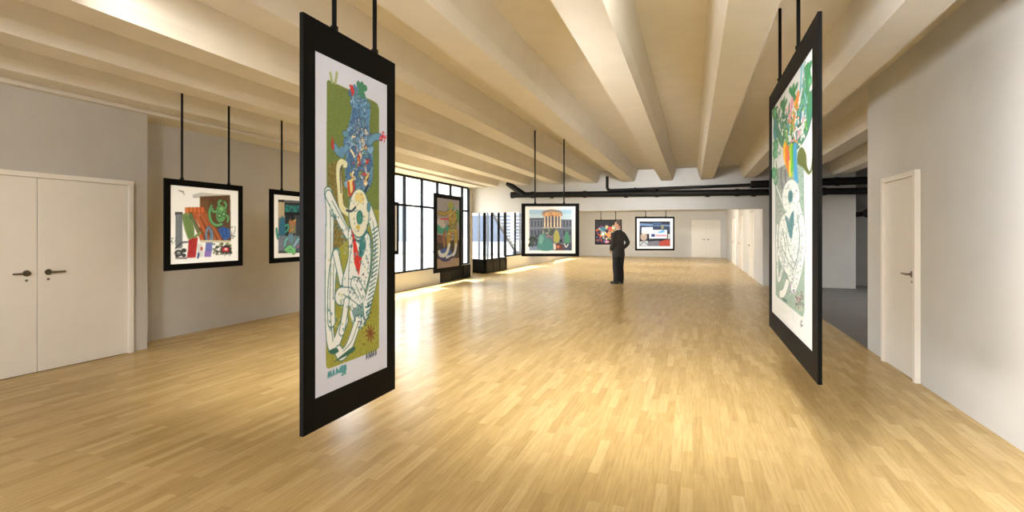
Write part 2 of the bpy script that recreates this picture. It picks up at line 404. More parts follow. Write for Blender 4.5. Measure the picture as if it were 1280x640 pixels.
class Canvas:
    SS = 3
    def __init__(s, w, h, sheet, quad, bg=(240, 240, 240)):
        s.w, s.h, s.sheet = w, h, sheet
        s.W, s.Hh = w * s.SS, h * s.SS
        s.a = np.empty((s.Hh, s.W, 3), float); s.a[:] = bg
        s.Hm = homography(quad); s.rs = np.random.RandomState(3)
    def T(s, pts):
        q = np.array([(x, y, 1) for x, y in pts], float) @ s.Hm.T
        return np.stack([q[:, 0] / q[:, 2] * s.W, q[:, 1] / q[:, 2] * s.Hh], 1)
    def _box(s, p, pad=1):
        x0 = int(max(0, math.floor(p[:, 0].min() - pad))); x1 = int(min(s.W, math.ceil(p[:, 0].max() + pad)))
        y0 = int(max(0, math.floor(p[:, 1].min() - pad))); y1 = int(min(s.Hh, math.ceil(p[:, 1].max() + pad)))
        return x0, x1, y0, y1
    def mask(s, pts):
        p = s.T(pts); x0, x1, y0, y1 = s._box(p)
        if x1 <= x0 or y1 <= y0: return None
        X, Y = np.meshgrid(np.arange(x0, x1) + .5, np.arange(y0, y1) + .5)
        m = np.zeros(X.shape, bool); n = len(p)
        for i in range(n):
            ax, ay = p[i]; bx_, by = p[(i + 1) % n]
            if ay == by: continue
            c = ((Y >= ay) != (Y >= by)) & (X < (bx_ - ax) * (Y - ay) / (by - ay) + ax)
            m ^= c
        return m, x0, x1, y0, y1
    def poly(s, pts, col, sm=False, alpha=1.0, mottle=0.0):
        if sm: pts = smooth_pts(pts, 6, True)
        r = s.mask(pts)
        if r is None: return
        m, x0, x1, y0, y1 = r; v = s.a[y0:y1, x0:x1]
        c = np.array(col, float)
        if mottle:
            nz = s.rs.normal(0, mottle, (m.shape[0] // 4 + 1, m.shape[1] // 4 + 1)).repeat(4, 0).repeat(4, 1)[:m.shape[0], :m.shape[1]]
            cc = c + nz[..., None]
            v[m] = v[m] * (1 - alpha) + cc[m] * alpha
        else:
            v[m] = v[m] * (1 - alpha) + c * alpha
    def stroke(s, pts, w, col, sm=True):
        """w = width as a fraction of the sheet width"""
        if sm and len(pts) > 2: pts = smooth_pts(pts, 6)
        p = s.T(pts); hw = w * s.W / 2
        for i in range(len(p) - 1):
            q = p[i:i + 2]; x0, x1, y0, y1 = s._box(q, hw + 1)
            if x1 <= x0 or y1 <= y0: continue
            # widths are isotropic on the real sheet
            asp = (s.sheet[1] / s.Hh) / (s.sheet[0] / s.W)
            X, Y = np.meshgrid(np.arange(x0, x1) + .5, np.arange(y0, y1) + .5)
            ax, ay = q[0]; dx, dy = q[1] - q[0]; L = dx * dx + (dy * asp) ** 2 + 1e-9
            t = np.clip(((X - ax) * dx + (Y - ay) * asp * dy * asp) / L, 0, 1)
            d = np.hypot(X - ax - t * dx, (Y - ay - t * dy) * asp)
            s.a[y0:y1, x0:x1][d <= hw] = col
    def limb(s, pts, w, col, edge=(40, 110, 120), ew=.009):
        s.stroke(pts, w + 2 * ew, edge); s.stroke(pts, w, col)
    def ell(s, x, y, rx, ry, col, rot=0, **k):
        c, sn = math.cos(rot), math.sin(rot)
        s.poly([(x + rx * math.cos(t) * c - ry * math.sin(t) * sn, y + rx * math.cos(t) * sn + ry * math.sin(t) * c) for t in np.linspace(0, 2 * PI, 24, endpoint=False)], col, **k)
    def rect(s, x0, y0, x1, y1, col, **k): s.poly([(x0, y0), (x1, y0), (x1, y1), (x0, y1)], col, **k)
    def scatter(s, pts, n, cols, r, seed=1, lines=False):
        """blobs or short strokes of several colours inside a polygon"""
        rs = random.Random(seed); xs = [p[0] for p in pts]; ys_ = [p[1] for p in pts]
        def inside(x, y):
            c = False
            for i in range(len(pts)):
                ax, ay = pts[i]; bx_, by = pts[i - 1]
                if (ay > y) != (by > y) and x < (bx_ - ax) * (y - ay) / (by - ay) + ax: c = not c
            return c
        k = 0
        for _ in range(n * 12):
            if k >= n: break
            x, y = rs.uniform(min(xs), max(xs)), rs.uniform(min(ys_), max(ys_))
            if not inside(x, y): continue
            k += 1; col = rs.choice(cols); q = rs.uniform(.5, 1) * r
            if lines:
                a = rs.uniform(0, PI)
                s.stroke([(x, y), (x + q * math.cos(a) * 2.0, y + q * math.sin(a) * 3.0), (x + q * math.cos(a + .9) * 3, y + q * math.sin(a + .9) * 5)], lines, col)
            else:
                s.ell(x, y, q * rs.uniform(.5, 1), q * rs.uniform(.8, 1.8), col, rs.uniform(0, PI))
    def tangle(s, pts, n, cols, w, edge, seed=1, step=(2.2, 5.0), ew=.004):
        """short curled limbs with a thin outline, knotted inside a polygon"""
        rs = random.Random(seed); xs = [p[0] for p in pts]; ys_ = [p[1] for p in pts]; k = 0
        cx, cy = sum(xs) / len(xs), sum(ys_) / len(ys_)
        while k < n:
            x, y = rs.uniform(min(xs), max(xs)), rs.uniform(min(ys_), max(ys_))
            c = False
            for i in range(len(pts)):
                ax, ay = pts[i]; bx_, by = pts[i - 1]
                if (ay > y) != (by > y) and x < (bx_ - ax) * (y - ay) / (by - ay) + ax: c = not c
            if not c: continue
            k += 1; a = rs.uniform(0, 2 * PI); q = [(x, y)]
            for _ in range(3):
                a += rs.uniform(-1.1, 1.1); x += step[0] * math.cos(a) + (cx - x) * .05; y += step[1] * math.sin(a); q.append((x, y))
            s.limb(q, w * rs.uniform(.6, 1.2), rs.choice(cols), edge, ew)
    def build(s, name, w, h, parent, loc, rough=.38):
        a = s.a.reshape(s.h, s.SS, s.w, s.SS, 3).mean((1, 3)) / 255.0
        a = np.clip(a, 0, 1); a = np.where(a <= .04045, a / 12.92, ((a + .055) / 1.055) ** 2.4)
        nx, ny = s.w, s.h
        gx, gz = np.meshgrid(np.linspace(-w / 2, w / 2, nx), np.linspace(h, 0, ny))
        co = np.stack([gx, np.zeros_like(gx), gz], -1).reshape(-1, 3)
        idx = np.arange(nx * ny).reshape(ny, nx)
        f = np.stack([idx[1:, :-1], idx[1:, 1:], idx[:-1, 1:], idx[:-1, :-1]], -1).reshape(-1, 4)
        me = bpy.data.meshes.new(name); me.from_pydata(co.tolist(), [], f.tolist())
        at = me.attributes.new('ink', 'FLOAT_COLOR', 'POINT')
        at.data.foreach_set('color', np.concatenate([a.reshape(-1, 3), np.ones((nx * ny, 1))], 1).astype(np.float32).ravel())
        o = link(name, me, M['ink'], parent); o.location = loc
        so = o.modifiers.new('sheet', 'SOLIDIFY'); so.thickness = .004; so.offset = -1
        return o
def ink_mat():
    m = bpy.data.materials.new('printed_paper'); m.use_nodes = True
    nt = m.node_tree; b = nt.nodes['Principled BSDF']
    at = nt.nodes.new('ShaderNodeAttribute'); at.attribute_name = 'ink'
    nt.links.new(at.outputs['Color'], b.inputs['Base Color'])
    b.inputs['Roughness'].default_value = .42; b.inputs['Specular IOR Level'].default_value = .35
    return m
M['ink'] = ink_mat()
WH, TEAL, NAVY = (232, 238, 240), (38, 112, 122), (35, 55, 75)

# --- tall print, olive ground (left)
def art_olive():
    c = Canvas(160, 440, (.63, 1.68), [(394, 62.5), (483.5, 108), (483.5, 456), (394, 496)], (208, 214, 234))
    c.poly([(409.5, 103), (411, 100), (466, 127), (472, 131), (473.7, 138), (473.7, 431), (471, 435), (412, 458), (408.8, 456), (408.6, 440)], (108, 126, 66), mottle=5)
    c.poly([(409, 260), (473.7, 262), (473.7, 431), (471, 435), (412, 458), (408.8, 456)], (150, 152, 62), mottle=9)
    c.stroke([(416, 103), (414, 92)], .03, (150, 170, 120)); c.stroke([(420, 104), (422, 92)], .03, (160, 175, 130))
    reg = [(411, 205), (428, 198), (434, 300), (411, 320)]
    c.poly(reg, (122, 112, 58), mottle=16); c.scatter(reg, 90, [(96, 70, 44), (150, 128, 60), (84, 92, 48), (130, 60, 45)], 1.2, 4)
    c.scatter([(430, 400), (472, 380), (472, 428), (420, 446)], 50, [(110, 60, 40), (170, 168, 80), (120, 116, 50)], .9, 6)
    # blue creature of the upper half
    blue = [(443, 106), (450, 117), (457, 122), (463, 137), (462, 160), (466, 188), (465.5, 224), (460, 234), (449, 240), (438, 234), (432.5, 222), (433, 190), (435, 163), (440, 140), (440, 122)]
    c.poly(blue, (92, 138, 180), sm=True, mottle=12)
    BL = [(104, 152, 196), (84, 132, 182), (126, 172, 208), (70, 112, 160), (96, 146, 170)]
    c.tangle(blue, 70, BL, .045, (44, 70, 104), 9)
    c.tangle([(440, 150), (459, 150), (462, 232), (438, 228)], 34, [(222, 196, 110), (232, 224, 196), (196, 70, 62), (120, 156, 96), (216, 146, 74), (180, 190, 205)], .028, (70, 66, 70), 12, (1.6, 3.6), .003)
    c.tangle(blue, 26, BL, .034, (40, 62, 96), 19)
    c.scatter(blue, 60, [(40, 60, 100), (35, 60, 80), (200, 214, 226)], .7, 15, lines=.008)
    c.scatter([(442, 150), (458, 150), (460, 228), (440, 226)], 40, [(205, 60, 56), (232, 200, 100), (240, 236, 220)], 1.0, 16)
    c.limb([(434, 184), (428, 191), (424, 190), (419, 183)], .055, (104, 154, 192), (50, 76, 108), .005); c.ell(428, 190, 4, 7, (96, 144, 184))
    c.poly([(419, 186), (417, 168), (415.5, 176), (414.5, 180), (417, 187)], (176, 52, 44))
    c.limb([(462, 178), (468, 172), (475, 172)], .06, (100, 150, 190), (50, 76, 108), .005)
    c.scatter([(475, 166), (481, 166), (481, 177), (475, 177)], 14, [(205, 60, 90), (180, 40, 60), (225, 120, 140)], 1.7, 3)
    c.poly([(441, 122), (437, 106), (441, 108), (444, 116)], (190, 45, 45)); c.ell(440.5, 111, 2, 4, (205, 55, 50))
    for q in ([(451, 118), (453, 107)], [(452, 113), (457, 111)], [(453, 114), (448.5, 106)], [(452, 117), (455, 121)]): c.stroke(q, .055, (60, 130, 100))
    c.stroke([(447, 238), (455, 240), (460, 232)], .03, NAVY)
    c.poly([(434, 226), (442, 222), (441, 244), (436, 245)], (235, 215, 140)); c.stroke([(436, 228), (438, 243), (443, 238), (442, 228)], .03, (190, 70, 50))
    # pale creature of the lower half
    c.stroke([(432, 205), (427, 203), (424, 212), (425.5, 236), (428, 258), (438, 266)], .06, (226, 226, 190)); c.stroke([(429, 206), (426, 214), (427, 240)], .012, NAVY)
    c.limb([(411.5, 240), (413.5, 262), (412.8, 310), (412.4, 372), (413.5, 415), (417, 431), (422, 424), (429, 405), (431.5, 398)], .085, WH)
    c.limb([(412, 243), (421, 262), (430, 281), (436, 292)], .075, WH)
    c.limb([(421, 315), (416.5, 342), (415, 380), (415.5, 400)], .08, WH); c.limb([(420.5, 315), (425, 335), (428, 350)], .06, WH)
    torso = [(437, 283), (458, 288), (464, 300), (463, 340), (452, 372), (436, 376), (428, 352), (436, 318)]
    c.poly(torso, TEAL, sm=True); c.poly([(x * .93 + 446 * .07, y * .96 + 325 * .04) for x, y in torso], WH, sm=True)
    c.limb([(427, 368), (440, 370), (452, 386)], .14, WH); c.limb([(444, 352), (452, 366), (456, 384)], .10, WH)
    c.limb([(461, 262), (468, 284), (471, 308), (468, 342), (461, 372), (455, 392), (446, 396)], .105, WH)
    for i in range(22):
        t = i / 21; x = 469 - 9 * max(0, t - .45) * 2; y = 285 + 112 * t
        c.stroke([(x - 3.5, y + 2), (x + 3, y - 3)], .012, TEAL, sm=False)
    c.poly([(438, 386), (450, 371), (459, 378), (454, 405), (444, 404)], WH, sm=True)
    for i in range(8): c.stroke([(441 + i * 1.8, 386 - i * 1.4), (446 + i * 1.3, 403 - i * 1.6)], .014, TEAL, sm=False)
    c.limb([(448, 398), (443, 414), (436, 432), (428, 441), (424, 436)], .085, WH)
    c.limb([(434, 374), (431, 395), (428, 412)], .06, WH)
    c.scatter([(455, 375), (465, 372), (455, 408), (446, 412)], 26, [TEAL, (150, 190, 190), NAVY], 1.4, 21)
    c.poly([(412, 436), (421, 432), (424, 437), (416, 440)], (30, 96, 90), sm=True); c.poly([(419, 449), (441, 431), (443, 436), (424, 447)], (30, 96, 90), sm=True)
    # head
    c.ell(449, 266, 13, 31, TEAL); c.ell(449, 265.5, 12, 29.5, (230, 232, 218))
    c.ell(450, 247, 6, 7, (228, 212, 140)); c.ell(446, 256, 3, 5, (238, 236, 214)); c.ell(450, 271, 4.0, 9, TEAL); c.ell(450, 271, 2.6, 6.5, (60, 140, 120)); c.ell(448, 283, 2.5, 3, (206, 190, 90))
    c.ell(461, 258, 2.5, 7, (90, 140, 160)); c.stroke([(434, 262), (440, 263), (445, 258)], .02, NAVY)
    c.stroke([(440, 293), (449, 300), (459, 288)], .02, TEAL)
    # red and teal heart shape
    c.poly([(440, 284), (441.5, 300), (443.3, 327), (448.8, 343), (453, 319), (449, 316), (444.5, 298)], (206, 42, 34))
    c.poly([(449, 318), (450.2, 300), (455.3, 294), (457.8, 305), (455, 316), (452, 320)], (52, 128, 136), sm=True)
    body = [(430, 300), (466, 290), (466, 360), (430, 380)]
    c.scatter(body, 46, [(70, 130, 140), (150, 180, 186), NAVY], .8, 31, lines=.010)
    c.scatter([(413, 320), (430, 360), (430, 410), (413, 410)], 24, [(70, 130, 140), (180, 190, 120)], .7, 32, lines=.010)
    for k, reg in enumerate(([(437, 290), (463, 290), (462, 340), (452, 372), (436, 372)], [(427, 360), (456, 366), (458, 404), (440, 404)], [(461, 265), (471, 300), (468, 345), (455, 390), (450, 385), (463, 340)], [(412, 250), (436, 290), (430, 300), (412, 262)], [(438, 240), (460, 240), (461, 290), (438, 290)])):
        c.scatter(reg, 34, [(60, 120, 130), (110, 160, 170), (40, 70, 90), (170, 196, 200)], .55, 50 + k, lines=.007)
    for q in ([(414, 262), (414.5, 320), (413.5, 380), (417, 424)], [(418, 328), (417.5, 370)], [(447, 404), (440, 424), (430, 436)], [(430, 366), (442, 374), (452, 382)], [(441, 300), (437, 330), (436, 362)], [(446, 356), (452, 370)], [(466, 276), (469, 306), (465, 344)], [(416, 250), (430, 276), (437, 288)]):
        c.stroke(q, .008, (50, 110, 120))
    for a in range(9):
        c.stroke([(463, 414), (463 + 5.5 * math.cos(a * .7), 414 + 10 * math.sin(a * .7))], .016, (120, 62, 36), sm=False)
    for i, x in enumerate((411, 413.5, 417, 421, 425.5, 428, 431)):
        y = 466 - (x - 411) * .45; c.stroke([(x, y + 3), (x + .8, y - 4), (x + 2, y + 2)], .014, (60, 140, 155))
    c.scatter([(426, 455), (433, 452), (433, 462), (426, 465)], 10, [(70, 150, 160)], 1.0, 2, lines=.014)
    for x in (458, 461, 463.5, 466, 469): c.stroke([(x, 446 - (x - 458) * .4), (x + .6, 439 - (x - 458) * .4), (x + 1.4, 444 - (x - 458) * .4)], .013, (60, 80, 110))
    return c
# --- tall print, rainbow haired (right)
def art_rainbow():
    c = Canvas(150, 400, (.75, 1.84), [(965, 134), (1015.5, 66.5), (1015.5, 451), (965, 395.5)], (222, 228, 234))
    c.poly([(969, 212), (1004, 200), (1005.5, 300), (1005, 398), (1003.5, 405.5), (1001, 404), (972, 377), (969.8, 374)], (142, 172, 162), mottle=10)
    c.poly([(970, 214), (987, 206), (988, 300), (970, 330)], (150, 166, 160), mottle=26)
    c.scatter([(970, 214), (1004, 205), (1004, 300), (970, 320)], 90, [(90, 110, 110), (205, 225, 220), (120, 150, 140)], .9, 3, lines=.006)
    # curling branches and hands
    G = (44, 140, 92); DG = (26, 92, 76)
    c.limb([(968, 138), (971, 158), (977, 176), (987, 187), (998, 184), (1007, 170), (1012, 148), (1013, 128)], .075, (58, 142, 118), (30, 70, 66), .008)
    c.limb([(1008, 92), (1009.5, 112), (1004, 132), (997, 146)], .075, G, (30, 90, 70), .006); c.limb([(980, 132), (979.5, 150), (980.5, 166), (984, 178)], .06, (56, 150, 110), (30, 90, 70), .006)
    for q in ([(991, 126), (991.6, 110)], [(991.5, 120), (987.5, 113)], [(992, 118), (996, 110)], [(992, 122), (995, 131)], [(979.5, 136), (976.5, 128)], [(980, 135), (983, 127)], [(979.5, 134), (980.2, 124)], [(1009, 98), (1006, 92)], [(1009, 98), (1012, 88)]): c.stroke(q, .055, G)
    for x, y in ((968.5, 138), (970, 180), (969, 190), (1011, 108), (967.5, 216)): c.ell(x, y, 3, 8, (52, 150, 90)); c.ell(x + .4, y + 1, 1.4, 4, (100, 185, 150))
    c.ell(969, 160, 2.4, 14, (70, 150, 170)); c.stroke([(1001, 72), (1001.5, 90), (1000, 118)], .035, (120, 190, 210)); c.stroke([(1005, 108), (1003, 130), (1001, 150)], .03, (90, 160, 190))
    for q, col in (([(990, 128), (989, 142), (987, 152)], (236, 158, 190)), ([(986, 136), (987, 150)], (240, 180, 205)), ([(994, 132), (993, 145), (991, 158)], (244, 190, 60)), ([(997, 122), (995, 140), (992, 152)], (240, 140, 60)), ([(1001, 138), (1000, 152)], (90, 165, 215)), ([(985, 156), (986, 164)], (90, 180, 220)), ([(989.5, 158), (989, 168)], (235, 220, 60)), ([(1004, 120), (1001, 138), (998, 146)], (60, 150, 130))): c.stroke(q, .065, col)
    c.scatter([(974, 140), (1008, 128), (1009, 165), (1000, 184), (984, 184)], 80, [(60, 150, 110), (230, 240, 235), (90, 180, 190), (240, 170, 190), (240, 150, 70), (140, 200, 70), (40, 100, 90)], 1.4, 5)
    c.tangle([(972, 150), (1010, 128), (1010, 160), (1000, 186), (984, 186)], 46, [(60, 150, 110), (232, 240, 236), (90, 184, 194), (240, 176, 196), (240, 156, 80), (150, 206, 84), (44, 110, 96)], .022, (50, 96, 92), 5, (1.6, 5), .003)
    c.tangle([(996, 100), (1012, 84), (1012, 150), (1000, 150)], 16, [(60, 150, 100), (100, 180, 140), (120, 190, 205)], .022, (40, 100, 80), 6, (1.4, 6), .003)
    c.tangle([(967, 130), (982, 124), (984, 176), (968, 170)], 18, [(60, 150, 100), (90, 170, 150), (40, 120, 90)], .022, (40, 90, 76), 7, (1.4, 6), .003)
    c.tangle([(966, 176), (974, 176), (974, 226), (967, 226)], 12, [(52, 150, 90), (110, 190, 150)], .02, (40, 90, 66), 8, (1.2, 5), .003)
    for i, x in enumerate((976, 980, 996, 1003, 1009)): c.stroke([(x, 100 + 4 * i % 9), (x + 1, 125 - i)], .006, (120, 150, 150))
    # rainbow hair
    for q, col, w in (([(981, 184), (981.5, 196), (984, 206)], (246, 196, 40), .09), ([(983.5, 188), (984, 200), (986, 214)], (240, 130, 40), .08), ([(986, 190), (986, 206)], (238, 90, 110), .05),
                      ([(988.5, 188), (989.5, 200), (989, 220)], (160, 210, 50), .09), ([(991, 188), (991, 206), (990, 216)], (90, 190, 60), .06), ([(993.5, 188), (994, 212), (995, 232)], (60, 160, 215), .08), ([(987, 206), (987.5, 222)], (240, 220, 90), .05)): c.stroke(q, w, col)
    c.poly([(997, 196), (1002, 190), (1007, 200), (1008, 214), (1011, 222), (1013, 216), (1014.5, 200), (1015.4, 196), (1015, 214), (1013, 224), (1009, 226), (1003, 216), (997, 210)], (92, 110, 52), sm=True)
    for q in ([(977, 212), (976.5, 226), (979, 240)], [(981.5, 216), (982.5, 232), (983, 246)]): c.stroke(q, .04, (110, 100, 130))
    # head
    c.limb([(971, 234), (976, 250), (980, 262)], .03, WH, (120, 150, 150), .006)
    c.ell(988.5, 251, 11.2, 23, (120, 158, 164)); c.ell(988.5, 250.5, 10.6, 22, (234, 241, 242))
    c.scatter([(980, 236), (997, 232), (998, 266), (982, 270)], 50, [(120, 156, 164), (80, 120, 132), (190, 206, 210)], .7, 41, lines=.005)
    c.ell(988, 250, 3.0, 8.5, (96, 150, 160)); c.ell(988.3, 250, 2.0, 6, (64, 122, 134))
    c.limb([(998, 262), (1001, 276), (1004, 285)], .05, WH, (120, 150, 150), .008)
    # pale body
    body = [(977, 276), (1000, 268), (1004, 300), (1001, 345), (994, 366), (984, 350), (974, 320)]
    c.poly(body, (232, 240, 240), sm=True)
    c.poly([(981, 272), (984.5, 276), (986, 283), (989, 272), (992, 268), (992.5, 284), (989.5, 305), (987, 302), (983.5, 286)], (58, 128, 142))
    c.limb([(972, 285), (971, 310), (972, 335), (973, 355), (976, 350), (979, 338)], .05, WH, (110, 140, 150), .008)
    c.limb([(974, 320), (980, 336), (986, 345)], .10, WH, (110, 140, 150), .008)
    c.limb([(1001, 282), (1003, 310), (1000, 338), (994, 362), (991, 368)], .10, WH, (110, 140, 150), .008)
    c.limb([(984, 360), (980, 372), (976, 374)], .08, WH, (80, 120, 130), .008)
    c.poly([(977, 378), (983, 381), (984.5, 386), (979, 383)], (60, 110, 110))
    c.scatter(body, 260, [(120, 145, 155), (90, 120, 130), (150, 174, 180)], .8, 8, lines=.005)
    c.scatter([(970, 290), (978, 290), (980, 350), (972, 355)], 50, [(120, 145, 155), (90, 120, 130)], .6, 18, lines=.005)
    for q in ([(978, 290), (982, 316), (980, 340), (985, 356)], [(996, 276), (999, 300), (996, 330), (990, 350)], [(983, 300), (987, 322), (993, 336)], [(976, 310), (985, 332), (992, 344)]): c.stroke(q, .012, (84, 124, 136))
    c.scatter([(985, 355), (996, 352), (995, 372), (988, 376)], 22, [(150, 130, 180), (110, 140, 170), (220, 225, 235)], 1.2, 9)
    c.scatter([(993, 372), (1003, 372), (1003, 398), (996, 392)], 40, [(80, 40, 60), (190, 190, 180), (110, 60, 80)], 1.0, 10, lines=.008)
    c.scatter([(1001, 408), (1004, 412), (1003, 420), (999, 415)], 8, [(60, 90, 100)], .7, 11, lines=.006)
    c.scatter([(975, 388), (996, 402), (996, 412), (978, 396)], 40, [(215, 225, 222), (200, 215, 212)], .9, 12, lines=.005)
    return c
# --- street scene with pipes and a cactus (first on the left wall); drawn on a 542 x 640 grid
def art_pipes():
    c = Canvas(110, 110, (.86, .86), [(65, 80), (482, 115), (482, 541), (65, 571)], (246, 250, 253))
    c.rect(205, 140, 330, 160, (176, 184, 186)); c.poly([(200, 142), (250, 128), (432, 140), (250, 160)], (196, 200, 198))
    c.poly([(248, 152), (432, 142), (436, 418), (248, 420)], (92, 66, 46), mottle=8); c.rect(248, 175, 300, 320, (112, 82, 54))
    c.rect(95, 248, 142, 268, (60, 64, 70)); c.rect(98, 262, 138, 470, (132, 142, 150), mottle=6)
    for i in range(5): c.stroke([(106 + i * 8, 268), (106 + i * 8, 460)], .008, (96, 106, 116), sm=False)
    c.poly([(156, 220), (270, 216), (290, 262), (158, 258)], (196, 108, 56)); 
    for i, x in enumerate((165, 188, 212, 236, 258)): c.rect(x, 218, x + 15, 258, (206, 126 - 6 * i, 70)); c.stroke([(x + 16, 218), (x + 17, 258)], .008, (110, 54, 30), sm=False)
    for i, (x0, x1) in enumerate(((196, 262), (226, 300), (258, 338), (284, 370))):
        c.stroke([(x0, 262), (x1, 412)], .062, (120, 58, 34), sm=False); c.stroke([(x0, 262), (x1, 412)], .05, (188 - 8 * i, 98, 58), sm=False)
    c.limb([(192, 260), (212, 310), (240, 362)], .03, (104, 128, 86), (40, 50, 40), .006)
    c.poly([(140, 268), (160, 254), (180, 262), (196, 300), (214, 350), (210, 400), (180, 416), (160, 372), (146, 320)], (120, 148, 92), sm=True)
    for i in range(4): c.stroke([(152 + i * 11, 272), (166 + i * 12, 330), (180 + i * 9, 400)], .007, (78, 106, 64))
    c.poly([(178, 420), (216, 398), (236, 404), (228, 470), (222, 524), (168, 528), (176, 470)], (172, 52, 54), sm=False, mottle=8)
    c.stroke([(216, 400), (250, 372)], .035, (120, 146, 96)); c.stroke([(100, 470), (136, 436), (172, 430)], .02, (70, 76, 84))
    for x, y, r in ((118, 498, 26), (150, 482, 16), (108, 516, 12), (150, 512, 14)): c.ell(x, y, r, r * .8, (58, 62, 70))
    c.ell(118, 498, 12, 10, (150, 156, 160)); c.rect(98, 524, 170, 534, (120, 120, 122))
    c.poly([(232, 440), (262, 440), (268, 500), (262, 524), (232, 512)], (214, 222, 226)); c.stroke([(240, 500), (236, 524)], .03, (60, 90, 150)); c.ell(258, 470, 8, 12, (190, 90, 80))
    c.poly([(284, 432), (318, 424), (324, 470), (312, 520), (276, 520)], (108, 122, 196), mottle=8); c.poly([(276, 486), (314, 484), (316, 520), (274, 520)], (146, 122, 204))
    for q in ([(292, 430), (286, 380), (296, 340)], [(310, 428), (316, 380), (306, 340)], [(322, 440), (324, 390), (320, 360)]): c.limb(q, .025, (120, 150, 176), (50, 70, 90), .005)
    GR = (106, 168, 112)
    c.limb([(318, 210), (306, 250), (316, 300), (346, 326), (380, 320)], .035, GR, (34, 70, 44), .007)
    c.poly([(352, 214), (376, 202), (404, 226), (408, 262), (392, 300), (362, 306), (346, 270)], (96, 156, 100), sm=True)
    for q in ([(352, 240), (330, 244), (322, 224)], [(400, 226), (408, 200), (396, 184)], [(366, 206), (362, 186), (376, 176)], [(404, 262), (420, 276), (416, 304)]): c.limb(q, .03, GR, (34, 70, 44), .006)
    c.ell(366, 268, 12, 15, (34, 66, 44)); c.ell(366, 268, 7, 9, (150, 200, 140)); c.ell(394, 258, 12, 15, (34, 66, 44)); c.ell(394, 258, 7, 9, (150, 200, 140)); c.ell(380, 226, 12, 11, (132, 190, 128))
    c.poly([(358, 346), (392, 334), (430, 350), (432, 398), (400, 420), (378, 396)], (56, 98, 172), mottle=10); c.stroke([(380, 350), (396, 400)], .01, (30, 50, 100)); c.stroke([(406, 346), (414, 396)], .01, (30, 50, 100))
    c.rect(248, 418, 436, 432, (206, 204, 186)); c.scatter([(330, 440), (440, 432), (440, 500), (330, 506)], 60, [(70, 84, 60), (126, 150, 92), (50, 52, 54), (150, 150, 140)], 8, 6)
    c.poly([(374, 466), (398, 448), (432, 450), (440, 474), (432, 502), (380, 506)], (50, 50, 54)); c.rect(386, 462, 424, 486, (206, 54, 66)); c.rect(398, 466, 414, 478, (236, 236, 236))
    c.scatter([(330, 490), (440, 490), (446, 512), (330, 512)], 20, [(150, 150, 150), (90, 90, 92)], 5, 9)
    c.stroke([(118, 116), (140, 124), (152, 140)], .009, (90, 100, 104)); c.stroke([(128, 122), (148, 122)], .009, (110, 118, 120))
    c.scatter([(440, 330), (460, 320), (460, 400), (440, 410)], 12, [(80, 90, 90)], 4, 2, lines=.007); c.scatter([(76, 404), (100, 400), (100, 440), (76, 440)], 7, [(70, 80, 84)], 3, 2, lines=.007)
    return c
# --- shop front with teal creatures (second on the left wall); drawn on a 450 x 640 grid
def art_shop():
    c = Canvas(100, 110, (.86, .86), [(77, 100), (420, 120), (420, 548), (77, 562)], (246, 250, 253))
    c.poly([(112, 138), (382, 150), (382, 522), (112, 526)], (96, 104, 112), mottle=8)
    c.rect(112, 140, 156, 156, (28, 28, 30)); c.rect(114, 156, 158, 270, (188, 176, 148), mottle=6)
    c.rect(160, 160, 372, 176, (40, 44, 50)); c.rect(160, 176, 372, 228, (44, 92, 104)); c.scatter([(165, 180), (368, 180), (368, 226), (165, 226)], 46, [(54, 160, 140), (70, 180, 150), (40, 110, 140)], 9, 4)
    c.rect(160, 228, 372, 250, (34, 38, 46)); c.rect(164, 250, 236, 400, (40, 50, 58)); c.rect(246, 250, 372, 400, (56, 70, 82))
    c.rect(190, 290, 240, 380, (150, 128, 92)); c.scatter([(190, 280), (240, 280), (240, 390), (190, 390)], 30, [(200, 170, 110), (190, 110, 70), (120, 140, 120)], 8, 8)
    c.poly([(128, 280), (140, 258), (158, 280), (166, 340), (160, 400), (130, 420), (118, 350)], (48, 112, 146), sm=True)
    c.limb([(160, 330), (182, 320), (186, 350), (166, 372)], .03, (70, 170, 150), (20, 60, 70), .006); c.limb([(120, 400), (104, 388), (100, 350)], .03, (60, 170, 150), (20, 60, 70), .006)
    c.limb([(136, 412), (112, 418), (106, 400)], .03, (60, 170, 150), (20, 60, 70), .006)
    c.rect(112, 400, 382, 506, (122, 130, 150), mottle=8); c.rect(112, 506, 382, 524, (70, 76, 84))
    c.limb([(160, 470), (170, 430), (200, 410), (214, 440)], .05, (120, 190, 190), (30, 90, 90), .008); c.limb([(170, 500), (200, 480), (232, 500), (228, 520)], .06, (130, 210, 150), (30, 90, 70), .008)
    c.limb([(232, 470), (262, 430), (290, 420)], .06, (150, 190, 215), (50, 70, 110), .008); c.ell(206, 412, 24, 30, (110, 150, 180)); c.ell(200, 512, 26, 14, (110, 200, 130))
    c.scatter([(250, 410), (370, 410), (370, 500), (250, 500)], 24, [(70, 150, 150), (150, 110, 140), (60, 80, 120)], 12, 5)
    return c
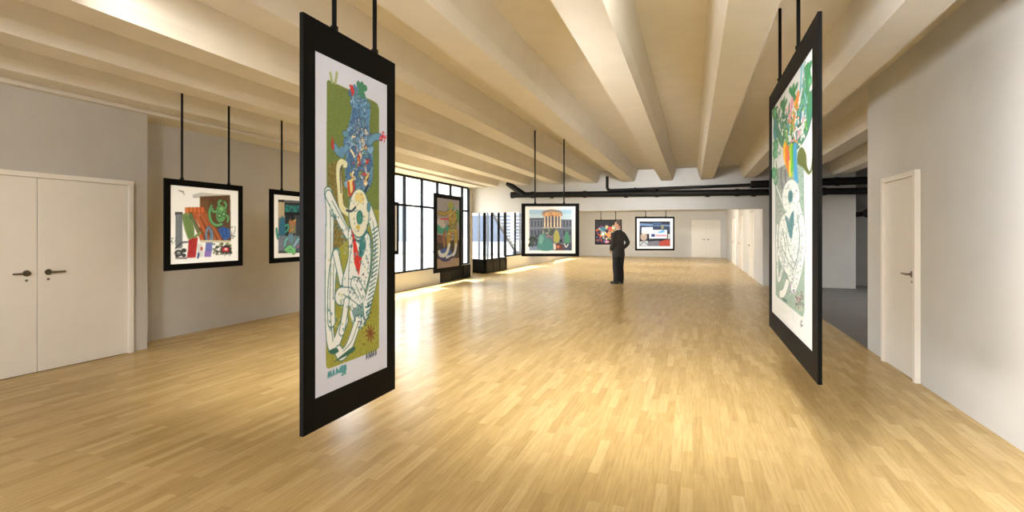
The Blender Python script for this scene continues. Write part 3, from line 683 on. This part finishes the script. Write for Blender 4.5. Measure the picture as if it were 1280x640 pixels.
def art_third():
    c = Canvas(90, 90, (.86, .86), [(0, 0), (100, 0), (100, 100), (0, 100)], (246, 250, 253))
    c.rect(10, 9, 90, 90, (150, 170, 186), mottle=8); c.rect(10, 52, 90, 90, (128, 120, 108), mottle=8)
    c.rect(14, 22, 48, 60, (176, 154, 122)); c.rect(20, 30, 28, 44, (60, 72, 84)); c.rect(34, 30, 42, 44, (60, 72, 84))
    c.poly([(56, 36), (72, 30), (80, 48), (76, 76), (58, 80), (52, 56)], (84, 150, 110), sm=True); c.limb([(58, 56), (44, 50), (40, 64)], .04, (90, 160, 120)); c.ell(62, 44, 4, 5, (240, 240, 220)); c.ell(70, 44, 4, 5, (240, 240, 220))
    c.scatter([(14, 64), (86, 64), (86, 86), (14, 86)], 30, [(190, 90, 60), (70, 90, 140), (200, 180, 90)], 3, 4)
    return c
# --- golden figure on big blue shoes (tall, by the window); drawn on a 333 x 640 grid
def art_shoes():
    c = Canvas(80, 150, (.78, 1.44), [(61, 56), (200, 72), (200, 480), (61, 508)], (150, 154, 170))
    c.poly([(61, 56), (200, 72), (200, 300), (61, 300)], (156, 158, 176), mottle=5); c.poly([(61, 330), (200, 320), (200, 480), (61, 508)], (44, 40, 48), mottle=8)
    c.poly([(61, 445), (200, 430), (200, 480), (61, 508)], (158, 140, 132), mottle=5); c.poly([(61, 190), (100, 188), (120, 250), (61, 270)], (190, 192, 200)); c.stroke([(86, 191), (140, 191)], .04, (214, 60, 70), sm=False)
    c.poly([(63, 226), (100, 250), (130, 226), (132, 268), (96, 284), (64, 276)], (50, 156, 150), sm=True); c.poly([(120, 300), (64, 290), (64, 340), (120, 350)], (110, 78, 78), mottle=18)
    c.poly([(180, 130), (198, 134), (198, 220), (184, 190)], (60, 150, 80)); c.ell(150, 120, 22, 22, (70, 160, 170)); 
    OC = (168, 150, 66)
    c.limb([(134, 146), (110, 160), (76, 152)], .09, OC, (70, 60, 30), .012); c.poly([(130, 96), (144, 80), (162, 90), (166, 112), (150, 132), (132, 120)], (150, 160, 84), sm=True)
    c.poly([(136, 134), (166, 132), (184, 170), (180, 250), (146, 262), (134, 200)], (172, 154, 76), sm=True, mottle=12); c.limb([(152, 240), (136, 290), (134, 350)], .15, OC, (70, 60, 30), .012); c.limb([(172, 240), (180, 290), (178, 352)], .15, OC, (70, 60, 30), .012)
    c.scatter([(134, 130), (184, 140), (182, 320), (128, 330)], 60, [(200, 186, 110), (96, 100, 56), (170, 90, 60), (90, 140, 110)], 7, 3); c.limb([(112, 270), (104, 310), (108, 360)], .08, (150, 110, 84), (70, 50, 40), .01)
    c.ell(112, 416, 44, 44, (28, 50, 132)); c.ell(118, 402, 36, 28, (46, 92, 190)); c.stroke([(76, 400), (84, 418), (108, 418), (126, 396), (138, 352)], .11, (226, 234, 250)); c.stroke([(124, 432), (150, 424), (172, 396), (180, 350)], .10, (214, 226, 250)); c.stroke([(86, 440), (120, 446), (158, 424)], .05, (30, 44, 110))
    return c
# --- grand building with a lit round portico and creatures (the one facing the room); 715 x 640 grid
def art_portico():
    c = Canvas(130, 120, (.88, .80), [(120, 95), (612, 97), (612, 553), (120, 551)], (250, 252, 254))
    c.rect(162, 130, 576, 230, (164, 206, 236)); c.rect(162, 170, 576, 230, (192, 220, 236))
    c.poly([(162, 212), (576, 228), (576, 522), (162, 518)], (92, 104, 126), mottle=9)
    c.rect(162, 210, 300, 222, (60, 70, 88)); c.rect(480, 226, 576, 236, (60, 70, 88)); c.rect(162, 300, 576, 312, (126, 134, 150))
    for x in (180, 212, 244, 272, 494, 524, 552):
        c.rect(x, 236, x + 14, 288, (52, 60, 82)); c.stroke([(x - 3, 290), (x - 3, 240), (x + 7, 232), (x + 17, 240), (x + 17, 290)], .007, (140, 148, 164)); c.rect(x, 328, x + 14, 372, (46, 52, 74))
    c.poly([(290, 150), (330, 134), (380, 126), (436, 134), (478, 152), (470, 196), (300, 190)], (170, 150, 132), sm=True); c.poly([(306, 160), (380, 150), (460, 162), (462, 198), (304, 194)], (216, 160, 104)); c.scatter([(306, 162), (460, 162), (460, 196), (306, 192)], 30, [(244, 200, 130), (190, 130, 84), (120, 90, 80)], 7, 2)
    c.stroke([(292, 156), (340, 142), (384, 138), (440, 144), (476, 160)], .012, (96, 92, 100)); c.rect(300, 194, 470, 300, (74, 74, 92))
    for i, x in enumerate((306, 336, 366, 400, 430, 458)): c.rect(x, 192, x + 13, 300, (222, 206, 184)); c.rect(x, 250, x + 13, 300, (244, 226, 190))
    c.rect(292, 298, 478, 306, (200, 190, 180)); c.rect(162, 480, 250, 520, (120, 140, 168))
    c.scatter([(290, 310), (400, 310), (400, 380), (290, 380)], 50, [(90, 110, 90), (150, 160, 150), (60, 70, 70)], 12, 8); c.scatter([(164, 390), (240, 380), (240, 470), (164, 470)], 40, [(30, 44, 40), (50, 70, 60)], 13, 9)
    c.poly([(262, 376), (300, 362), (330, 396), (376, 430), (384, 516), (250, 514), (246, 440)], (70, 138, 136), sm=True, mottle=6); c.poly([(262, 380), (284, 372), (300, 400), (280, 460), (256, 440)], (112, 168, 160), sm=True)
    c.limb([(330, 396), (350, 380), (380, 396)], .02, (170, 140, 140), (50, 50, 60), .004)
    c.poly([(398, 380), (410, 340), (430, 322), (446, 350), (458, 410), (440, 446), (404, 440)], (176, 176, 88), sm=True, mottle=8); c.poly([(404, 470), (440, 450), (492, 470), (500, 520), (410, 520)], (92, 44, 44), mottle=12); c.poly([(396, 450), (418, 460), (420, 514), (398, 512)], (226, 226, 220)); c.ell(440, 486, 20, 16, (190, 110, 80)); c.ell(470, 430, 14, 18, (30, 30, 36))
    c.poly([(502, 420), (512, 360), (528, 334), (546, 370), (556, 430), (540, 456), (512, 450)], (72, 148, 116), sm=True); c.rect(500, 452, 576, 520, (52, 66, 96), mottle=6); c.limb([(504, 456), (520, 490), (540, 462)], .02, (230, 232, 224), (50, 60, 80), .004)
    return c
# --- dark print with bright characters (behind the man); 981 x 640 grid
def art_night():
    c = Canvas(80, 74, (.94, .86), [(78, 172), (355, 172), (355, 428), (78, 428)], (28, 24, 34))
    c.scatter([(78, 172), (355, 172), (355, 428), (78, 428)], 70, [(40, 30, 44), (24, 26, 36), (60, 40, 56), (36, 48, 70)], 14, 3)
    c.scatter([(90, 240), (340, 225), (350, 410), (96, 420)], 90, [(70, 60, 110), (60, 130, 140), (180, 90, 60), (90, 110, 150), (110, 60, 110)], 14, 4)
    c.scatter([(120, 250), (330, 230), (340, 380), (130, 370)], 80, [(90, 190, 200), (230, 140, 90), (214, 70, 80), (230, 190, 110), (120, 160, 80), (180, 220, 230)], 12, 5)
    c.ell(158, 320, 16, 22, (190, 220, 230)); c.ell(198, 242, 15, 14, (214, 200, 120)); c.ell(232, 260, 18, 20, (214, 74, 80)); c.ell(220, 330, 22, 30, (236, 150, 96)); c.ell(160, 266, 26, 20, (60, 120, 130)); c.ell(300, 330, 22, 30, (210, 120, 90)); c.ell(200, 404, 22, 12, (200, 160, 200))
    return c
# --- print of a room with a white board and red writing marks; 981 x 640 grid
def art_board():
    c = Canvas(110, 96, (1.14, .97), [(528, 152), (897, 152), (897, 478), (528, 478)], (252, 252, 254))
    c.rect(556, 182, 868, 450, (34, 40, 54), mottle=6); c.poly([(556, 205), (868, 222), (868, 240), (556, 232)], (96, 122, 160)); c.poly([(556, 240), (868, 246), (868, 290), (556, 280)], (44, 56, 80))
    c.rect(690, 196, 780, 230, (60, 80, 112)); c.rect(776, 224, 802, 268, (126, 124, 96)); c.poly([(580, 250), (690, 246), (694, 300), (640, 320), (576, 310)], (226, 232, 236)); c.rect(636, 250, 690, 300, (210, 216, 222))
    c.rect(656, 276, 836, 368, (236, 240, 246)); c.poly([(700, 280), (740, 296), (800, 276), (822, 300), (760, 312)], (90, 160, 216)); c.rect(676, 318, 714, 350, (40, 62, 116))
    for x in range(722, 820, 16): c.stroke([(x, 346), (x + 4, 326), (x + 12, 344)], .014, (226, 74, 110)); 
    c.rect(648, 370, 840, 384, (16, 18, 22)); c.scatter([(660, 374), (836, 374), (836, 392), (660, 392)], 16, [(60, 64, 70), (96, 100, 108)], 6, 4)
    c.ell(600, 350, 34, 42, (180, 158, 146)); c.stroke([(600, 320), (624, 300)], .04, (206, 196, 190)); c.poly([(560, 400), (640, 392), (656, 448), (560, 448)], (196, 204, 210)); c.stroke([(564, 440), (600, 404), (648, 444)], .015, (60, 70, 80))
    c.poly([(640, 400), (760, 392), (770, 450), (640, 450)], (120, 120, 134), mottle=8); c.poly([(752, 404), (800, 388), (850, 376), (868, 400), (866, 448), (760, 448)], (176, 76, 64), mottle=10); c.rect(844, 320, 866, 372, (190, 196, 192))
    return c

# ------------------------------------------------------------------ the hanging pictures
def hanging_picture(loc, rz, w, h, bs, bt, art, rods, label, z_top, depth=.022, group=None, front=.005, name='hanging_picture', fixings=False):
    """loc = centre of the bottom edge; w,h outer size; bs/bt = side and top/bottom width of the black frame; rods = local x of the rods"""
    r = empty(name, loc, rz); tag(r, label, 'picture', group)
    w2, d2 = w / 2, depth / 2
    b = BM()
    box(b, -w2, -d2, 0, w2, d2, bt); box(b, -w2, -d2, h - bt, w2, d2, h)
    box(b, -w2, -d2, bt, -w2 + bs, d2, h - bt); box(b, w2 - bs, -d2, bt, w2, d2, h - bt)
    obj('frame', b, M['black'], r)
    obj('backing_board', bx(-w2 + bs, -d2 + front + .005, bt, w2 - bs, d2 - .002, h - bt), M['board'], r)
    a = art.build('print', w - 2 * bs, h - 2 * bt, r, (0, -d2 + front, bt))
    zt = z_top - loc[2]
    for i, x in enumerate(rods):
        zz = zt[i] if hasattr(zt, '__len__') else zt
        b = BM(); tube(b, [(x, 0, h), (x, 0, zz)], .0125, 12)
        tube(b, [(x, 0, h - .002), (x, 0, h + .02)], .02, 12)
        obj('hanging_rod', b, M['rod'], r, smooth=False)
    if fixings:
        for sx in (-.3, .3):
            for z in (.25 * h, .8 * h):
                obj('bracket', bx(sx * w - .03, d2, z, sx * w + .03, d2 + fixings, z + .05), M['metal_black'], r)
    return r
TOP = Z_SLAB
GL = 'framed prints hung along the left wall'
hanging_picture((-1.75, 2.353, .503), PI / 2, .793, 2.014, .082, .155, art_olive(), (-.16, .197), 'tall black framed print of a blue and white creature on an olive ground', Z_BEAM, name='hanging_picture')
hanging_picture((.69, 4.366, .595), -PI / 2, 2.0, 2.15, .15, .155, art_rainbow(), (-.434, .36), 'tall black framed print of a rainbow haired white creature, hung near the right wall', TOP)
XF = -5.45
hanging_picture((XF, 4.525, 1.05), PI / 2, 1.03, 1.02, .068, .07, art_pipes(), (-.305, .315), 'square framed print of orange pipes and a green cactus beside the double door', TOP, group=GL)
hanging_picture((XF, 6.005, 1.05), PI / 2, 1.03, 1.02, .068, .07, art_shop(), (-.295, .315), 'square framed print of a shop front with teal creatures, half hidden', TOP, group=GL)
hanging_picture((XF, 8.22, 1.05), PI / 2, 1.03, 1.02, .068, .07, art_third(), (-.305, .315), 'framed print whose right edge alone shows past the tall olive print', TOP, group=GL)
TH = math.atan2(226, 640)
hanging_picture((-2.40, 8.85, 1.049), TH, 1.03, .945, .068, .052, art_portico(), (-.272, .245), 'framed print of a building with a round lit portico, hung left of the man', TOP - .05)
hanging_picture((-2.96, 19.15, 1.03), TH, 1.0, .93, .025, .03, art_night(), (-.28, .27), 'small dark framed print with colourful figures, hung behind the man', 2.75)
hanging_picture((-1.175, 17.40, .89), TH, 1.29, 1.11, .055, .06, art_board(), (-.30, .36), 'framed print of a white board with red marks, hung right of the man', 2.75)
hanging_picture((-6.68, 13.38, .355), PI / 2, 1.80, 2.21, .19, .12, art_shoes(), (), 'framed print of a golden figure in blue shoes in front of the window', 2.5, fixings=.20, name='framed_picture')
EXPOSURE = 1.6
SKY = 0.85
SUN = 10.0
SUN_DIR = (.42, -.22, -1.0)
_W = (1, .95, .85)
def _aim(loc, to):
    return tuple((Vector(to) - Vector(loc)).to_track_quat('-Z', 'Y').to_euler())
LAMPS = [
    # added area lights without fixtures, out of view: behind the viewpoint, overhead, rear part
    ('back_fill_light', (-2.2, -3.4, 1.5), (PI / 2, 0, PI), 8, 1.8, 82, (1, .98, .97)),  # unseen fill added behind the viewpoint; the back wall has no window
    ('side_fill_light', (-6.4, -1.6, 1.5), _aim((-6.4, -1.6, 1.5), (2, 4.0, 1.0)), 3.6, 1.1, 50, (1, .98, .96), 66),  # fill added from behind left for the right wall; no window there
    ('wall_fill_light', (1.0, 1.2, 2.98), _aim((1.0, 1.2, 2.98), (2.09, 2.0, 2.0)), 3.4, .25, 46, (1, .98, .96), 110),  # unseen strip added to brighten the right wall
    ('wall_fill_light', (-1.6, -1.5, 2.85), _aim((-1.6, -1.5, 2.85), (-6.5, 3.2, 1.2)), .5, .5, 9, (1, .98, .95), 70),  # unseen fill added for the left wall and double door
    ('overhead_fill_light', (-3.4, 2.0, 2.9), _aim((-3.4, 2.0, 2.9), (-4.0, 6.5, 0)), .6, 1.0, 16, _W, 80),  # unseen fill added for the mid-left floor
    ('overhead_fill_light', (-.15, 2.2, 2.9), _aim((-.15, 2.2, 2.9), (-1.2, 6.2, 0)), .5, 1.0, 26, _W, 80),  # unseen fill added for the central floor
    ('bulkhead_fill_light', (-.8, 1.2, 2.55), _aim((-.8, 1.2, 2.55), (-1.0, 15.7, 2.6)), .4, .3, 8, (1, .98, .95), 24),  # unseen narrow light added to brighten the bulkhead
    ('rear_part_fill_light', (-2.5, 16.5, 2.62), _aim((-2.5, 16.5, 2.62), (-2.0, 22.0, 0)), 7, .5, 42, _W),  # added fill hidden behind the bulkhead, facing away from the camera
    ('rear_part_fill_light', (-2.5, 19.9, 2.62), _aim((-2.5, 19.9, 2.62), (-1.6, 24.0, 0)), 7, .5, 45, _W),  # second added fill, further back
    ('rear_part_fill_light', (-2.5, 24.0, 2.62), _aim((-2.5, 24.0, 2.62), (-2.0, 31.5, .3)), 7, .5, 72, _W),  # third added fill, towards the far wall
    ('side_room_fill_light', (5.5, 12.0, 3.3), (0, 0, 0), .8, 2.0, 52, (1, .97, .93)),  # unseen fill added in the side room
]
# ------------------------------------------------------------------ the man in the charcoal suit
def loft(bm, rings, n=28):
    """rings: (cx, cy, z, rx, ry) stacked ellipses"""
    R = [[bm.verts.new((cx + rx * math.cos(2 * PI * k / n), cy + ry * math.sin(2 * PI * k / n), z)) for k in range(n)] for cx, cy, z, rx, ry in rings]
    for i in range(len(R) - 1):
        for k in range(n): bm.faces.new((R[i][k], R[i][(k + 1) % n], R[i + 1][(k + 1) % n], R[i + 1][k]))
    bm.faces.new(R[0][::-1]); bm.faces.new(R[-1]); return bm
def sub(pts, radii, n=4):
    """refine a limb path"""
    P = smooth_pts([tuple(p) + ((r, r) if not isinstance(r, tuple) else r) for p, r in zip(pts, radii)], n)
    return [p[:3] for p in P], [(p[3], p[4]) for p in P]
def limb_tube(bm, pts, radii, n=16):
    p, r = sub(pts, radii); tube(bm, p, r, n)
    ball(bm, p[0], r[0][0] * .98, 12, 8); ball(bm, p[-1], r[-1][0] * .98, 12, 8)
    return bm
man = empty('person', (-2.03, 14.98, 0), math.radians(52))
tag(man, 'man in a charcoal suit seen from behind, hands in front pockets, looking left', 'person')
HEAD_TURN = math.radians(30)
hc = Vector((0, .005, 1.70))
RT = Matrix.Translation(hc) @ Matrix.Rotation(HEAD_TURN, 4, 'Z') @ Matrix.Translation(-hc)
def hp(x, y, z): return RT @ (hc + Vector((x, y, z)))
HQ = Matrix.Rotation(HEAD_TURN, 3, 'Z').to_quaternion()
b = BM()
loft(b, [(0, -.01, .86, .15, .10), (0, -.01, .95, .165, .115), (0, 0, 1.07, .15, .105), (0, .0, 1.20, .15, .11), (0, 0, 1.33, .175, .12), (0, -.01, 1.43, .175, .10), (0, -.015, 1.50, .10, .075), (0, -.01, 1.545, .062, .064), (0, .0, 1.60, .057, .061), (0, .008, 1.66, .056, .062)])
ball(b, hp(0, .0, .035), (.0775, .098, .108), 24, 18, HQ)
ball(b, hp(0, .03, -.04), (.060, .066, .062), 20, 14, HQ)
ball(b, hp(0, .073, -.075), (.028, .022, .02), 14, 10, HQ)               # chin
p_, r_ = [hp(0, .088, .03), hp(0, .108, -.002), hp(0, .116, -.018), hp(0, .094, -.028)], [.007, .011, .014, .008]
tube(b, p_, r_, 10)                                                          # nose
ball(b, hp(.011, .098, -.024), .009, 8, 6); ball(b, hp(-.011, .098, -.024), .009, 8, 6)
ball(b, hp(0, .090, -.046), (.024, .011, .006), 12, 8, HQ); ball(b, hp(0, .088, -.056), (.021, .011, .007), 12, 8, HQ)   # lips
ball(b, hp(0, .083, .045), (.05, .018, .012), 14, 8, HQ)                   # brow
for s_ in (-1, 1):
    ball(b, hp(s_ * .079, -.008, .002), (.010, .020, .034), 12, 10, HQ)   # ears
    ball(b, hp(s_ * .052, .058, -.012), (.022, .028, .022), 12, 8, HQ)   # cheeks
    # arm: shoulder, elbow, wrist; the hands rest in the front pockets
    sh, el, wr = (s_ * .185, -.01, 1.445), (s_ * .285, -.085, 1.175), (s_ * .215, .065, .985)
    limb_tube(b, [sh, (s_ * .24, -.05, 1.31), el, (s_ * .255, .0, 1.07), wr], [.055, .048, .040, .038, .028])
    pc = Vector((s_ * .190, .115, .93))
    limb_tube(b, [wr, tuple((Vector(wr) + pc) / 2), tuple(pc)], [(.028, .026), (.034, .020), (.040, .016)])
    fdir = Vector((-s_ * .10, .16, -1)).normalized(); side = Vector((-s_ * .55, .75, .12)).normalized()
    for f, (off, ln) in enumerate(((-.030, .058), (-.010, .070), (.010, .074), (.030, .066))):
        root = pc + side * off * .95 + fdir * .004; k1 = root + fdir * ln * .5 + Vector((0, .004, 0)); k2 = k1 + (fdir + Vector((-s_ * .35, -.1, 0))).normalized() * ln * .5
        tube(b, [root - fdir * .02, root, k1, k2], [.0095, .0095, .0088, .0072], 8); ball(b, k2, .0075, 8, 6)
    t0 = pc + side * .022 - fdir * .03; t1 = t0 + side * .035 + fdir * .018; t2 = t1 + side * .012 + fdir * .032
    tube(b, [t0 - side * .012, t0, t1, t2], [.012, .013, .0105, .0085], 8); ball(b, t2, .0085, 8, 6)
    # leg
    limb_tube(b, [(s_ * .085, -.005, .93), (s_ * .095, .0, .72), (s_ * .098, .01, .50), (s_ * .098, -.02, .32), (s_ * .098, -.015, .10)], [.088, .078, .055, .056, .036])
    limb_tube(b, [(s_ * .10, -.03, .06), (s_ * .105, .05, .045), (s_ * .115, .14, .032)], [.034, .034, .026])
body = obj('body', b, M['skin'], man, smooth=True); remesh(body, .0058, 1)
for s_ in (-1, 1):
    e = obj('eye', ball(BM(), hp(s_ * .030, .0815, .022), (.013, .010, .010), 14, 10, HQ), M['shirt'], man, smooth=True)
    obj('iris', ball(BM(), hp(s_ * .030, .0885, .022), (.005, .004, .005), 10, 8, HQ), M['sole'], e, smooth=True)
# hair
b = BM(); ball(b, hp(0, -.009, .047), (.0835, .100, .108), 36, 26, HQ)
for v in b.verts:
    q = RT.inverted() @ v.co - hc
    hl = .058 + .02 * abs(q.x) / .08 if q.y > .035 else (.012 if q.y > -.02 else -.055)
    if q.z < hl:
        tgt = hc + Vector((q.x * .80, q.y * .80, max(q.z, -.02) * .8 + .0)); v.co = RT @ tgt
obj('hair', b, M['hair'], man, smooth=True)
# trousers
b = BM()
loft(b, [(0, -.005, .80, .165, .125), (0, -.005, .88, .175, .13), (0, 0, 1.0, .165, .12), (0, 0, 1.04, .155, .115)])
for s_ in (-1, 1):
    limb_tube(b, [(s_ * .082, -.005, .86), (s_ * .092, .0, .70), (s_ * .097, .012, .50), (s_ * .098, -.008, .30), (s_ * .100, -.012, .10)], [(.106, .114), (.100, .106), (.086, .090), (.080, .086), (.074, .084)], 22)
    # crease and break over the shoe
    ball(b, (s_ * .100, .012, .085), (.060, .070, .028), 16, 10)
tr = obj('trousers', b, M['trouser'], man, smooth=True); remesh(tr, .011, 2)
# jacket
b = BM()
loft(b, [(0, -.005, .775, .208, .148), (0, -.005, .86, .206, .150), (0, -.005, .98, .192, .146), (0, 0, 1.10, .182, .138), (0, 0, 1.22, .190, .140), (0, -.002, 1.34, .205, .146), (0, -.008, 1.43, .205, .128), (0, -.012, 1.485, .150, .105), (0, -.012, 1.525, .088, .088), (0, -.008, 1.555, .070, .074)], 36)
for s_ in (-1, 1):
    limb_tube(b, [(s_ * .180, -.01, 1.425), (s_ * .245, -.05, 1.31), (s_ * .292, -.088, 1.175), (s_ * .262, .0, 1.07), (s_ * .222, .06, .995)], [(.074, .072), (.066, .068), (.060, .060), (.054, .054), (.047, .045)], 22)
    limb_tube(b, [(s_ * .06, -.03, 1.535), (s_ * .13, -.02, 1.49), (s_ * .185, -.012, 1.455)], [.026, .034, .042], 14)
jk = obj('jacket', b, M['suit'], man, smooth=True); remesh(jk, .010, 2)
b = BM()
box(b, -.004, -.158, .765, .004, -.138, .99)
obj('back_vent', b, M['trouser'], jk)
for s_ in (-1, 1):
    b = BM(); vs = [(s_ * .012, .146, 1.16), (s_ * .075, .138, 1.40), (s_ * .098, .112, 1.44), (s_ * .055, .085, 1.535), (s_ * .03, .125, 1.42)]
    f = b.faces.new([b.verts.new(q) for q in vs]); r = bmesh.ops.extrude_face_region(b, geom=[f])
    bmesh.ops.translate(b, verts=[x for x in r['geom'] if isinstance(x, bmesh.types.BMVert)], vec=(0, -.012, 0))
    obj('lapel', b, M['suit'], jk, bevel=.002, seg=1)
for z in (1.12, 1.02): obj('button', tube(BM(), [(0, .136, z), (0, .150, z)], .010, 14), M['sole'], jk)
# shirt collar
b = BM(); tube(b, [(0, -.006, 1.535), (0, -.003, 1.575)], [(.071, .072), (.064, .067)], 28)
obj('shirt_collar', b, M['shirt'], man, smooth=True)
# shoes
for s_ in (-1, 1):
    b = BM()
    prof = [(-.085, .034, .036), (-.05, .037, .040), (.0, .040, .034), (.06, .047, .030), (.12, .049, .026), (.165, .040, .021), (.19, .018, .014)]
    p = [(s_ * .104 + s_ * .02 * (y / .2), y, .022 + rz) for y, rx, rz in prof]
    tube(b, p, [(rx, rz) for y, rx, rz in prof], 20, fixed=((1, 0, 0), (0, 0, 1)))
    ball(b, (s_ * .101, -.035, .075), (.036, .046, .038), 16, 10)
    sh = obj('shoe', b, M['shoe'], man, smooth=True); remesh(sh, .005, 1)
    b = BM(); tube(b, [(s_ * .104, 0, 0.0), (s_ * .104, 0, .024)], 1, 28, fixed=((1, 0, 0), (0, 1, 0)))
    for v in b.verts:
        dx, dy = v.co.x - s_ * .104, v.co.y
        w = .036 + (.014 if dy > 0 else 0)
        v.co.x = s_ * .104 + s_ * (.05 + dy * .14) * .12 + dx * w; v.co.y = .050 + dy * .145
    hl = obj('sole', b, M['sole'], sh)

# ------------------------------------------------------------------ light and camera
W = bpy.data.worlds.new('sky'); S.world = W; W.use_nodes = True
nt = W.node_tree; bg = nt.nodes['Background']
sky = nt.nodes.new('ShaderNodeTexSky'); sky.sky_type = 'HOSEK_WILKIE' if False else 'NISHITA'
sky.sun_disc = False; sky.sun_elevation = math.radians(48); sky.sun_rotation = math.radians(255); sky.air_density = 1.2; sky.dust_density = 2.5
mixw = nt.nodes.new('ShaderNodeMix'); mixw.data_type = 'RGBA'; mixw.inputs['Factor'].default_value = .85
mixw.inputs['B'].default_value = (5.4, 5.7, 6.1, 1)
nt.links.new(sky.outputs['Color'], mixw.inputs['A']); nt.links.new(mixw.outputs['Result'], bg.inputs['Color'])
bg.inputs['Strength'].default_value = SKY

def area(name, loc, rot, sx, sy, power, col=(1, 1, 1), spread=180):
    l = bpy.data.lights.new(name, 'AREA'); l.shape = 'RECTANGLE'; l.size = sx; l.size_y = sy; l.energy = power; l.color = col; l.spread = math.radians(spread)
    o = bpy.data.objects.new(name, l); COL.objects.link(o); o.location = loc; o.rotation_euler = rot; return o
sun = bpy.data.lights.new('sun', 'SUN'); sun.energy = SUN; sun.angle = math.radians(1.5); sun.color = (1, .93, .80)
so = bpy.data.objects.new('sun', sun); COL.objects.link(so)
dirv = Vector(SUN_DIR).normalized(); so.rotation_euler = dirv.to_track_quat('-Z', 'Y').to_euler(); so.location = (-20, 20, 15)
WARM = (1, .84, .62)
for L_ in LAMPS: area(*L_)

cam = bpy.data.cameras.new('camera'); co = bpy.data.objects.new('camera', cam); COL.objects.link(co); S.camera = co
co.location = (0, 0, H); co.rotation_euler = (PI / 2, 0, TH)
cam.sensor_fit = 'HORIZONTAL'; cam.sensor_width = 36; cam.lens = 18.0
cam.shift_y = -(320 - 291) / 1280
cam.clip_start = .05; cam.clip_end = 200
vs = S.view_settings; vs.view_transform = 'Standard'; vs.look = 'None'; vs.gamma = 1; vs.exposure = EXPOSURE; vs.use_curve_mapping = False
S.cycles.max_bounces = 10; S.cycles.diffuse_bounces = 6; S.cycles.transparent_max_bounces = 12
S.cycles.use_denoising = True; S.cycles.sample_clamp_indirect = 8
